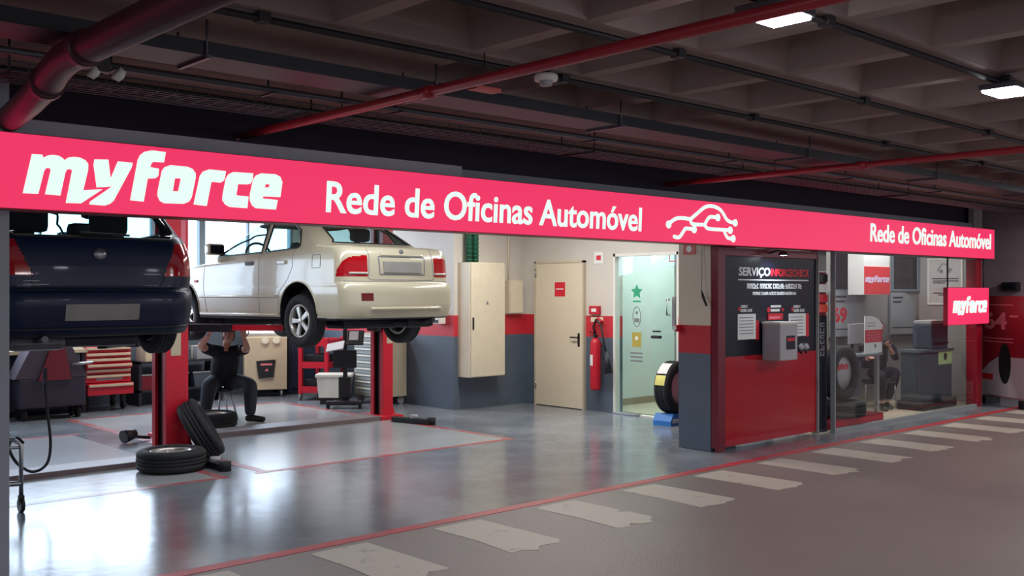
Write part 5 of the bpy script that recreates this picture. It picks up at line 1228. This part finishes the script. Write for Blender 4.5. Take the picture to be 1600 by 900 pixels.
for i, (x, mt) in enumerate(((6.15, 'dkred'), (6.6, 'black'), (7.0, 'dgrey'))):
    t2 = thing('storage_bin', ('dark red', 'black', 'grey-blue')[i] + ' bin on the lower level of the low shelf', 'bin', (x, 14.75, .23)); b = MB()
    b.prism([(x - .13, .23), (x + .13, .23), (x + .16, .45), (x - .16, .45)], [], lambda u, v, w: (u, 14.6 + w, v), .3); b.build('bin_body', M[mt], t2)
    b = MB(); b.box(x - .17, x + .17, 14.59, 14.61, .44, .46, .004); b.build('rim', M['grey'], t2)
# AC service machine
t = thing('service_machine', 'cream air conditioning service machine with two gauges behind the mechanic', 'machine', at(425, 615, 16.2) * 1.0)
mw = MW[t['_mw']]
o0 = Vector((8.02, 14.50, 0)); t.location = (o0.x, o0.y, 0); MW[t['_mw']] = Matrix.Translation((o0.x, o0.y, 0)); ox, oy = o0.x, o0.y
hf = lambda p: p
fm = Matrix.Translation((ox, oy, 0)) @ Matrix.Rotation(R(-25), 4, 'Z')
b = MB(fm); b.prism([(-.02, .12), (.42, .12), (.42, 1.12), (.36, 1.14), (.0, 1.05), (-.06, .95), (-.03, .4)], [], lambda u, v, w: (-.34 + w, u - .0, v), .66); b.build('housing', M['beige'], t)
b = MB(fm); b.prism([(-.05, .98), (.38, 1.13), (.38, 1.17), (0, 1.08), (-.07, 1.02)], [], lambda u, v, w: (-.33 + w, u, v), .64); b.build('top_panel', M['white'], t)
b = MB(fm); b.box(-.16, .16, .08, .22, 1.095, 1.13, .01, Matrix.Rotation(R(0), 4, 'X')); b.build('control_recess', M['grey'], t)
for xx in (-.02, .15):
    b = MB(fm); b.tube([(xx, -.045, .90), (xx, -.09, .905)], .055, 20); g_ = b.build('gauge', M['white'], t)
    b = MB(fm); b.tube([(xx, -.088, .905), (xx, -.093, .906)], .045, 20); b.build('gauge_dial', M['cream'], g_)
b = MB(fm); b.prism([(-.16, .58), (.14, .60), (.11, .32), (-.12, .30)], [], lambda u, v, w: (u, -.05 - w, v), .012); pn = b.build('screen_panel', M['black'], t)
b = MB(fm); b.prism(rect(-.09, .09, .51, .54), [], lambda u, v, w: (u, -.062 - w, v), .002); b.prism([(-.03, .42), (.03, .42), (.01, .46)], [], lambda u, v, w: (u, -.062 - w, v), .002); b.build('panel_print', M['pink'], pn)
for xx in (-.25, .24):
    for yy in (.05, .34):
        b = MB(fm); b.tube([(xx - .015, yy, .06), (xx + .015, yy, .06)], .06, 16); b.box(xx - .02, xx + .02, yy - .02, yy + .02, .1, .14); b.build('caster', M['grey'], t)
# dark machine behind, between AC unit and cart
q = gnd(452, 611)
t = thing('dark_equipment_cabinet', 'tall dark blue equipment cabinet between the cream machine and the red cart', 'cabinet', (8.75, 14.85, 0))
b = MB(); b.box(8.50, 9.05, 14.62, 15.15, .0, 1.12, .02); b.build('cabinet_body', mat('dark_blue_cabinet', (36, 48, 66), .5), t)
b = MB(); b.box(8.53, 9.02, 14.60, 14.62, .1, 1.05, .004); b.build('cabinet_door', mat('dark_blue_door', (42, 54, 74), .45), t)
# red tool cart
q0 = gnd(470, 611); q1 = gnd(512, 616)
t = thing('tool_cart', 'open red two-shelf tool cart under the cream car', 'cart', (8.3, 13.9, 0))
fx0, fx1, fy0, fy1 = 8.17, 8.60, 13.55, 14.2
fm = Matrix.Translation((8.57, 13.72, 0)) @ Matrix.Rotation(R(-55), 4, 'Z')
b = MB(fm)
for z_ in (.12, .50, .84):
    b.box(-.24, .24, -.36, .36, z_, z_ + .02); b.box(-.24, .24, -.36, -.345, z_ + .02, z_ + .10); b.box(-.24, .24, .345, .36, z_ + .02, z_ + .10); b.box(-.24, -.225, -.345, .345, z_ + .02, z_ + .10); b.box(.225, .24, -.345, .345, z_ + .02, z_ + .10)
b.build('shelves', M['red'], t)
for xx in (-.215, .215):
    for yy in (-.335, .335):
        b = MB(fm); b.box(xx - .03, xx + .03, yy - .03, yy + .03, .1, .97, .008); b.build('upright', M['red'], t)
        b = MB(fm); b.tube([(xx - .012, yy, .05), (xx + .012, yy, .05)], .05, 16); b.box(xx - .015, xx + .015, yy - .015, yy + .015, .08, .12); b.build('caster', M['grey'], t)
b = MB(fm); b.box(-.18, .18, -.28, .28, .14, .32, .01); tag(b.build('dark_crate', M['black']), 'black crate on the lowest shelf of the red cart', 'crate')
b = MB(fm); b.box(-.18, .18, -.28, .28, .52, .70, .01); tag(b.build('dark_crate', M['black']), 'black crate on the middle shelf of the red cart', 'crate')
# diagnostic stand with tilted papers
q = Vector((8.06, 12.32, 0))
t = thing('test_stand', 'black wheeled test stand with a pale tilted tablet and keyboard', 'stand', (q.x, q.y, 0))
qx, qy = q.x, q.y
fm = Matrix.Translation((qx, qy, 0)) @ Matrix.Rotation(R(-42), 4, 'Z')
b = MB(fm); b.box(-.26, .26, -.05, .05, .05, .11, .02); b.box(-.2, -.14, -.02, .34, .05, .09, .01); b.box(.14, .2, -.02, .34, .05, .09, .01); b.build('base', M['dark'], t)
b = MB(fm); b.box(-.03, .03, .08, .14, .08, 1.35, .005); b.box(-.2, .2, .1, .12, .06, .09); b.build('pole', M['black'], t)
b = MB(fm); b.box(-.09, .09, .04, .16, .14, .45, .02); b.build('battery_box', M['black'], t)
b = MB(fm); b.box(-.17, .17, .05, .09, .58, .84, .01); b.build('pocket', M['black'], t)
b = MB(fm); b.box(-.20, .06, -.16, .02, -.01, .01, .004, Matrix.Translation((-.05, 0, .95)) @ Matrix.Rotation(R(35), 4, 'X') @ Matrix.Rotation(R(-14), 4, 'Y')); b.build('clipboard', M['silver'], t)
b = MB(fm); b.box(-.08, .16, -.012, .012, -.12, .12, .004, Matrix.Translation((.12, .03, 1.02)) @ Matrix.Rotation(R(-35), 4, 'X')); tb = b.build('tablet', M['black'], t)
b = MB(fm); b.box(-.05, .08, -.016, -.012, -.05, .10, .0, Matrix.Translation((.12, .03, 1.02)) @ Matrix.Rotation(R(-35), 4, 'X')); b.build('tablet_screen', M['silver'], tb)
for xx in (-.23, .23):
    b = MB(fm); b.tube([(xx - .02, 0, .04), (xx + .02, 0, .04)], .04, 14); b.build('caster', M['rubber'], t)
# white cool box
q = gnd(536, 617)
t = thing('cool_box', 'white plastic tub with lid beside the grey drawer cabinet', 'box', (8.26, 12.98, 0))
cxx, cyy = 8.34, 13.0
fm = Matrix.Translation((cxx, cyy, 0)) @ Matrix.Rotation(R(-40), 4, 'Z')
b = MB(fm); b.prism([(-.22, .10), (.22, .10), (.25, .40), (-.25, .40)], [], lambda u, v, w: (u, -.17 + w, v), .34); b.build('tub', M['white'], t)
b = MB(fm); b.box(-.27, .27, -.19, .19, .40, .45, .015); b.build('lid', M['white'], t)
b = MB(fm); b.box(-.2, .2, -.16, .16, 0, .10, .01); b.build('foot', M['dark'], t)
# grey drawer cabinet against the side wall
t = thing('drawer_cabinet', 'tall grey and beige drawer cabinet behind the middle red post', 'cabinet', (8.8, 12.6, 0))
X0c, X1c, Y0c, Y1c = 8.66, 9.09, 12.2, 12.95
b = MB(); b.box(X0c, X1c, Y0c, Y1c, .12, 1.05, .006); b.build('cabinet_body', mat('beige_grey_steel', (176, 168, 146), .5), t)
for i in range(9):
    z_ = .16 + i * .098; b = MB(); b.box(X0c - .02, X0c, Y0c + .02, Y1c - .02, z_, z_ + .088, .003); dd = b.build('drawer', mat('drawer_grey', (150, 158, 158), .45) if i == 0 else bpy.data.materials['drawer_grey'], t)
    b = MB(); b.box(X0c - .04, X0c - .018, Y0c + .08, Y1c - .08, z_ + .06, z_ + .078, .003); b.build('drawer_pull', M['white'], dd)
for xx in (X0c + .06, X1c - .06):
    for yy in (Y0c + .08, Y1c - .08):
        b = MB(); b.tube([(xx, yy - .015, .06), (xx, yy + .015, .06)], .058, 16); b.box(xx - .02, xx + .02, yy - .02, yy + .02, .1, .125); b.build('caster', M['grey'], t)
# small white dispenser on side wall near cabinet
a = onX(695, 500, 9.1)
t = thing('paper_dispenser', 'small white dispenser on the side wall left of the electrical cabinet', 'dispenser', (9.05, 11.35, 1.3))
b = MB(); b.box(8.98, 9.1, 11.28, 11.45, 1.22, 1.40, .015); b.build('casing', M['white'], t); b = MB(); b.box(8.97, 8.985, 11.31, 11.42, 1.24, 1.28, .003); b.build('slot', M['dark'], t)
# trolley at far left with hose
q = gnd(33, 800)
t = thing('hose_trolley', 'steel trolley frame on a caster with a looped hose beside the left pillar', 'trolley', (q.x, q.y, 0))
qx, qy = q.x, q.y; zp = at(33, 690, 7.9).z
b = MB(); b.tube([(qx, qy, .12), (qx, qy, zp), (qx - .05, qy + .02, zp + .04), (qx - .14, qy + .05, zp + .05)], .016, 10); b.tube([(qx, qy, .22), (qx - .4, qy + .16, .22)], .02, 10); b.tube([(qx - .4, qy + .16, .12), (qx - .4, qy + .16, .7)], .016, 10); b.tube([(qx, qy, zp - .02), (qx - .4, qy + .16, zp - .02)], .012); b.build('frame', M['steel'], t)
for (x_, y_) in ((qx, qy), (qx - .4, qy + .16)):
    b = MB(); b.tube([(x_ - .015, y_, .055), (x_ + .015, y_, .055)], .055, 18); b.box(x_ - .02, x_ + .02, y_ - .02, y_ + .02, .06, .13, .004); b.build('caster', M['black'], t)
hp = [at(*p_) for p_ in ((70, 600, 8.4), (75, 650, 8.4), (79, 690, 8.35), (76, 718, 8.3), (66, 732, 8.25), (50, 737, 8.2), (34, 730, 8.1), (22, 718, 8.0), (14, 700, 7.95), (18, 688, 7.9), (27, 684, 7.85), (36, 692, 7.8))]
b = MB(); P3 = []
for i in range(len(hp) - 1):
    for j in range(4):
        u = j / 4; p0, p1, p2, p3 = hp[max(i - 1, 0)], hp[i], hp[i + 1], hp[min(i + 2, len(hp) - 1)]
        P3.append(.5 * ((2 * p1) + (p2 - p0) * u + (2 * p0 - 5 * p1 + 4 * p2 - p3) * u * u + (3 * p1 - p0 - 3 * p2 + p3) * u ** 3))
b.tube(P3 + [hp[-1]], .012, 8); b.build('hose', M['dark'], t)
b = MB(); b.bar(at(70, 600, 8.4), at(70, 575, 8.4), .03, .03); b.build('hose_gun', M['dark'], t)
# red compressor-like machine near the bench
q = gnd(58, 652)
t = thing('waste_oil_drainer', 'dark red drainer with pale sides in front of the workbench', 'machine', (q.x, q.y, 0)); qx, qy = q.x + .1, q.y - .4
b = MB(); b.prism([(qx - .5, .55), (qx + .42, .55), (qx + .22, .95), (qx - .30, .95)], [], lambda u, v, w: (u, qy + w, v), .35); b.build('hopper', mat('pale_mauve_plastic', (70, 60, 74), .5), t)
b = MB(); b.prism([(qx - .22, .52), (qx + .2, .52), (qx + .12, .94), (qx - .06, .96)], [], lambda u, v, w: (u, qy - .03 + w, v), .03); b.build('red_cover', M['dkred'], t)
b = MB(); b.box(qx - .45, qx + .40, qy, qy + .4, .16, .55, .02); b.build('tank', mat('dark_purple_tank', (44, 38, 56), .5), t)
b = MB(); b.tube([(qx + .2, qy - .02, .72), (qx + .48, qy - .02, .73)], .02); b.build('handle_bar', M['steel'], t)
for xx in (qx - .36, qx + .32):
    b = MB(); b.tube([(xx - .02, qy + .1, .08), (xx + .02, qy + .1, .08)], .08, 18); b.tube([(xx - .02, qy + .32, .08), (xx + .02, qy + .32, .08)], .08, 18); b.build('wheel', M['rubber'], t)
# stool
t = thing('work_stool', 'low round stool with pale legs under the mechanic', 'stool', (6.2, 12.3, 0))
stx, sty = 6.18, 12.32
b = MB(); b.lathe([(0, .38), (.17, .38), (.18, .40), (.17, .43), (0, .43)], 28, Matrix.Translation((stx, sty, 0))); b.build('seat', M['black'], t)
for q_ in range(4):
    a = PI / 4 + q_ * PI / 2; b = MB(); b.tube([(stx + .10 * math.cos(a), sty + .10 * math.sin(a), .38), (stx + .2 * math.cos(a), sty + .2 * math.sin(a), 0.0)], .014, 8); b.build('leg', M['silver'], t)
# ------------------------------------------------------------------ people
def skinmesh(verts, edges, radii, sub=2):
    me = bpy.data.meshes.new('s'); me.from_pydata([tuple(v) for v in verts], edges, []); o = bpy.data.objects.new('s', me); C.objects.link(o)
    md = o.modifiers.new('k', 'SKIN'); md.use_smooth_shade = True
    for i, r_ in enumerate(radii):
        r_ = r_ if isinstance(r_, tuple) else (r_, r_); me.skin_vertices[0].data[i].radius = r_
    me.skin_vertices[0].data[0].use_root = True
    sb = o.modifiers.new('s', 'SUBSURF'); sb.levels = sub; sb.render_levels = sub
    bpy.context.view_layer.update(); dg = bpy.context.evaluated_depsgraph_get()
    out = bpy.data.meshes.new_from_object(o.evaluated_get(dg)); bpy.data.objects.remove(o)
    bm = bmesh.new(); bm.from_mesh(out); bpy.data.meshes.remove(out); return bm
def chain(b, pts, radii, sub=2):
    t_ = skinmesh(pts, [(i, i + 1) for i in range(len(pts) - 1)], radii, sub); b.merge(t_)
def remesh(mb, name, m, parent, vox):
    bmesh.ops.recalc_face_normals(mb.bm, faces=mb.bm.faces[:])
    me = bpy.data.meshes.new('r'); mb.bm.to_mesh(me); mb.bm.free(); o = bpy.data.objects.new('r', me); C.objects.link(o)
    md = o.modifiers.new('v', 'REMESH'); md.mode = 'VOXEL'; md.voxel_size = vox; md.use_smooth_shade = True
    sm = o.modifiers.new('m', 'SMOOTH'); sm.iterations = 3
    bpy.context.view_layer.update(); dg = bpy.context.evaluated_depsgraph_get(); out = bpy.data.meshes.new_from_object(o.evaluated_get(dg)); bpy.data.objects.remove(o)
    b = MB(); bm = bmesh.new(); bm.from_mesh(out); bpy.data.meshes.remove(out); b.merge(bm); return b.build(name, m, parent, smooth=True)
def head(b, c, q, s=1.0):
    """c: centre of head, q: 3x3 with columns right, forward(face), up"""
    bm = bmesh.new(); bmesh.ops.create_uvsphere(bm, u_segments=28, v_segments=20, radius=1)
    for v in bm.verts:
        x, y, z = v.co; w = .075 * (1 - .18 * max(0, -z)); v.co = Vector((x * w, y * (.095 if y < 0 else .088) * (1 - .12 * max(0, -z)) + (.012 * max(0, -z) if y > 0 else 0), z * .112))
        if y > .8 and abs(x) < .25 and abs(z) < .2: pass
    m4 = Matrix.Translation(c) @ q.to_4x4() @ Matrix.Scale(s, 4); b.merge(bm, m4)
    def blob(p, r, sc=(1, 1, 1)):
        k_ = bmesh.new(); bmesh.ops.create_icosphere(k_, subdivisions=2, radius=r)
        for v in k_.verts: v.co = Vector((v.co.x * sc[0], v.co.y * sc[1], v.co.z * sc[2])) + Vector(p)
        b.merge(k_, m4)
    blob((0, .092, -.012), .014, (1, 1.2, 1.9)); blob((0, .098, -.028), .015, (1.2, 1, .8)); blob((0, .083, -.058), .018, (1.5, .8, .45)); blob((0, .075, -.095), .028, (1.1, .9, .7))
    blob((-.078, -.005, -.01), .024, (.4, .8, 1.25)); blob((.078, -.005, -.01), .024, (.4, .8, 1.25)); blob((-.03, .082, .03), .02, (1.3, .5, .35)); blob((.03, .082, .03), .02, (1.3, .5, .35))
    return m4
def hand(b, wrist, d, palm_n, curl=.5, thumb=1):
    """palm + five fingers; d: direction of fingers, palm_n: direction the palm faces"""
    d = Vector(d).normalized(); n_ = Vector(palm_n); n_ = (n_ - d * n_.dot(d)).normalized(); s_ = d.cross(n_).normalized() * thumb
    w = Vector(wrist); chain(b, [w, w + d * .04, w + d * .085], [(.026, .018), (.038, .017), (.040, .015)], 1)
    for i, (o_, L) in enumerate(((-.030, .062), (-.010, .074), (.010, .078), (.030, .070))):
        p0 = w + d * .07 + s_ * o_; p1 = w + d * .095 + s_ * o_ * 1.05; a = curl
        d1 = (d * math.cos(a) + n_ * math.sin(a)); d2 = (d * math.cos(2 * a) + n_ * math.sin(2 * a)); d3 = (d * math.cos(3 * a) + n_ * math.sin(3 * a))
        p2 = p1 + d1 * L * .42; p3 = p2 + d2 * L * .33; p4 = p3 + d3 * L * .25; chain(b, [p0, p1, p2, p3, p4], [.009, .009, .0085, .008, .007], 1)
    p0 = w + d * .03 + s_ * .02; p1 = w + d * .055 + s_ * .048 + n_ * .01; p2 = p1 + (d * .7 + s_ * .4 + n_ * .5).normalized() * .034; p3 = p2 + (d * .8 + n_ * .6).normalized() * .026
    chain(b, [p0, p1, p2, p3], [.012, .011, .010, .008], 1)
def shoe(root, ankle, toe, m=None):
    b = MB(); a = Vector(ankle); t_ = Vector(toe); d = (t_ - a); d.z = 0; d.normalize(); hz = .0
    base = Vector((a.x, a.y, hz)); pts = [base - d * .07 + Vector((0, 0, .045)), base + d * .0 + Vector((0, 0, .055)), base + d * .09 + Vector((0, 0, .045)), base + d * .20 + Vector((0, 0, .035))]
    chain(b, [pts[1] + Vector((0, 0, .05)), pts[1]], [.045, .045], 2); chain(b, pts, [(.046, .045), (.05, .052), (.054, .046), (.045, .036)], 2)
    for v in b.bm.verts: v.co.z = max(v.co.z, .004)
    b.build('shoe', m or M['shoe'], root)
def frame_q(fwd, up):
    f = Vector(fwd).normalized(); u = Vector(up); u = (u - f * u.dot(f)).normalized(); r_ = f.cross(u).normalized(); return Matrix((r_, f, u)).transposed()
# mechanic on the stool
ME = thing('person', 'mechanic in black clothes on a low stool, both arms raised under the cream car', 'person', (6.1, 12.1, 0))
pel = Vector((6.18, 12.32, .50)); nk = Vector((6.13, 12.12, .985)); tocam = Vector((-.46, -.89, 0)).normalized(); rt = Vector((-.89, .46, 0)).normalized() * -1   # rt: photo right
che = Vector((6.14, 12.14, .86)); wai = Vector((6.17, 12.26, .66))
hd = Vector((6.125, 12.05, 1.125))
shL = nk + Vector((0, 0, -.05)) - rt * .20; shR = nk + Vector((0, 0, -.05)) + rt * .20
elL = at(302, 537, 12.5); elR = at(396, 545, 12.5)
wrL = at(336, 512, 12.45); wrR = at(376, 510, 12.35)
def limit(a, b_, L): d = (b_ - a); return a + d.normalized() * L
elL = limit(shL, elL, .32); elR = limit(shR, elR, .31); wrL = limit(elL, wrL, .27); wrR = limit(elR, wrR, .27)
b = MB()
chain(b, [pel, wai, che, nk], [(.13, .11), (.12, .10), (.15, .11), (.07, .07)])
chain(b, [nk - Vector((0, 0, .04)), nk + Vector((0, 0, .04)), hd - Vector((0, 0, .04))], [.058, .052, .05])
for sh, el, wr in ((shL, elL, wrL), (shR, elR, wrR)):
    chain(b, [che + Vector((0, 0, .03)), sh, (sh + el) / 2, el, (el + wr) / 2, wr], [.075, .062, .054, .046, .042, .030])
q = frame_q(tocam * .8 + Vector((0, 0, .45)), Vector((0, 0, 1)))
hm = head(b, hd, q)
hand(b, wrL, (wrL - elL) + Vector((0, 0, .1)), tocam * -.3 + Vector((0, 0, 1)), .35, 1); hand(b, wrR, (wrR - elR) + Vector((0, 0, .1)), tocam * -.3 + Vector((0, 0, 1)), .35, -1)
hipL, hipR = pel - rt * .09, pel + rt * .09
knL, knR = Vector((5.86, 12.06, .50)), Vector((6.34, 11.86, .50)); anL, anR = Vector((5.83, 12.12, .09)), Vector((6.34, 11.88, .09))
for hp_, kn, an in ((hipL, knL, anL), (hipR, knR, anR)): chain(b, [pel, hp_, kn, (kn + an) / 2, an], [.10, .10, .07, .06, .042])
remesh(b, 'body', M['skin'], ME, .008)
b = MB(); chain(b, [pel + Vector((0, 0, -.02)), wai, che, nk - Vector((0, 0, .03))], [(.19, .16), (.19, .15), (.21, .16), (.09, .085)])
for sh, el in ((shL, elL), (shR, elR)): chain(b, [che + Vector((0, 0, .02)), sh, sh + (el - sh) * .62], [.10, .085, .078])
remesh(b, 'shirt', M['cloth'], ME, .01)
b = MB(); chain(b, [pel + Vector((0, 0, .05)), pel - Vector((0, 0, .02))], [(.155, .135), (.14, .125)])
for hp_, kn, an in ((hipL, knL, anL), (hipR, knR, anR)): chain(b, [pel, hp_, kn, (kn + an) / 2, an + Vector((0, 0, -.02))], [.13, .13, .10, .088, .070])
remesh(b, 'trousers', M['jeans'], ME, .01)
shoe(ME, anL, anL + Vector((-.05, -.2, 0))); shoe(ME, anR, anR + Vector((.16, -.14, 0)))
b = MB(); k_ = bmesh.new(); bmesh.ops.create_uvsphere(k_, u_segments=28, v_segments=20, radius=1)
for v in k_.verts: v.co = Vector((v.co.x * .083, v.co.y * .103 - .008, v.co.z * .118 + .006))
bmesh.ops.delete(k_, geom=[v for v in k_.verts if (v.co.y > .035 and v.co.z < .062) or v.co.z < -.055], context='VERTS'); b.merge(k_, hm); b.build('hair', M['hair'], ME, smooth=True)
# seated customer behind the window
PS = thing('person', 'seated person in dark clothes behind the price card in the shop', 'person', (13.3, 7.3, 0))
sf = 14.35
pel = Vector((13.62, 7.42, .50)); fwd = Vector((-.75, -.66, 0)).normalized(); rt = Vector((.66, -.75, 0)).normalized()
pel = at(1370, 592, 14.65); pel.z = .50; nk = pel + Vector((0, 0, .50)) + fwd * .05; che = pel + Vector((0, 0, .36)) + fwd * .03; wai = pel + Vector((0, 0, .16)); hd = nk + Vector((0, 0, .16)) + fwd * .03
hipL, hipR = pel - rt * .08, pel + rt * .10
knR = at(1402, 583, 14.5); knR.z = .54; anR = at(1386, 622, 14.45); anR.z = .10; knL = pel + fwd * .36 - rt * .02; anL = Vector((knL.x, knL.y, .10)) + fwd * .02
b = MB(); chain(b, [pel, wai, che, nk], [(.13, .11), (.12, .10), (.15, .11), (.07, .07)]); chain(b, [nk - Vector((0, 0, .04)), nk + Vector((0, 0, .05)), hd - Vector((0, 0, .04))], [.058, .052, .05])
hm = head(b, hd, frame_q(fwd, (0, 0, 1)))
shL, shR = nk - Vector((0, 0, .06)) - rt * .18, nk - Vector((0, 0, .06)) + rt * .18
elR = shR + Vector((0, 0, -.24)) + rt * .08; wrR = at(1384, 533, 14.4); wrR = limit(elR, wrR, .25); elL = shL + Vector((0, 0, -.25)) + fwd * .05; wrL = elL + fwd * .22 + Vector((0, 0, .05))
for sh, el, wr in ((shL, elL, wrL), (shR, elR, wrR)): chain(b, [che + Vector((0, 0, .03)), sh, (sh + el) / 2, el, (el + wr) / 2, wr], [.07, .056, .047, .040, .036, .026])
hand(b, wrR, wrR - elR, fwd, .4, 1); hand(b, wrL, wrL - elL, (0, 0, -1), .4, -1)
for hp_, kn, an in ((hipL, knL, anL), (hipR, knR, anR)): chain(b, [pel, hp_, kn, (kn + an) / 2, an], [.09, .085, .058, .052, .036])
remesh(b, 'body', M['skin'], PS, .009)
b = MB(); chain(b, [pel, wai, che, nk - Vector((0, 0, .03))], [(.15, .13), (.14, .12), (.17, .13), (.085, .08)])
for sh, el, wr in ((shL, elL, wrL), (shR, elR, wrR)): chain(b, [che + Vector((0, 0, .02)), sh, (sh + el) / 2, el, el + (wr - el) * .6], [.09, .068, .06, .052, .045])
remesh(b, 'jacket', M['cloth'], PS, .01)
b = MB(); chain(b, [pel + Vector((0, 0, .05)), pel - Vector((0, 0, .02))], [(.15, .13), (.14, .12)])
for hp_, kn, an in ((hipL, knL, anL), (hipR, knR, anR)): chain(b, [pel, hp_, kn, (kn + an) / 2, an + Vector((0, 0, .02))], [.11, .10, .075, .065, .05])
remesh(b, 'trousers', M['cloth'], PS, .01)
shoe(PS, anL, anL + fwd); shoe(PS, anR, anR + fwd)
b = MB(); k_ = bmesh.new(); bmesh.ops.create_uvsphere(k_, u_segments=28, v_segments=20, radius=1)
for v in k_.verts: v.co = Vector((v.co.x * .083, v.co.y * .103 - .008, v.co.z * .118 + .006))
bmesh.ops.delete(k_, geom=[v for v in k_.verts if (v.co.y > .035 and v.co.z < .062) or v.co.z < -.055], context='VERTS'); b.merge(k_, hm); b.build('hair', M['hair'], PS, smooth=True)
t = thing('shop_chair', 'black chair with thin metal legs under the seated customer', 'chair', (pel.x, pel.y, .012))
fm = Matrix.Translation((pel.x, pel.y, 0)) @ Matrix.Rotation(math.atan2(fwd.y, fwd.x) - PI / 2, 4, 'Z')
b = MB(fm); b.box(-.22, .22, -.2, .22, .36, .40, .015); b.build('seat', M['black'], t)
b = MB(fm); b.box(-.21, .21, -.24, -.21, .55, .88, .01); b.build('backrest', M['black'], t)
for xx in (-.2, .2):
    for yy in (-.2, .2):
        b = MB(fm); b.tube([(xx, yy, .36), (xx * 1.1, yy * 1.15, .012)], .012, 8); b.build('leg', M['steel'], t)
    b = MB(fm); b.tube([(xx, -.2, .38), (xx, -.225, .7)], .012, 8); b.build('back_frame', M['steel'], t)
for o in list(bpy.data.objects):
    if '_mw' in o: del o['_mw']
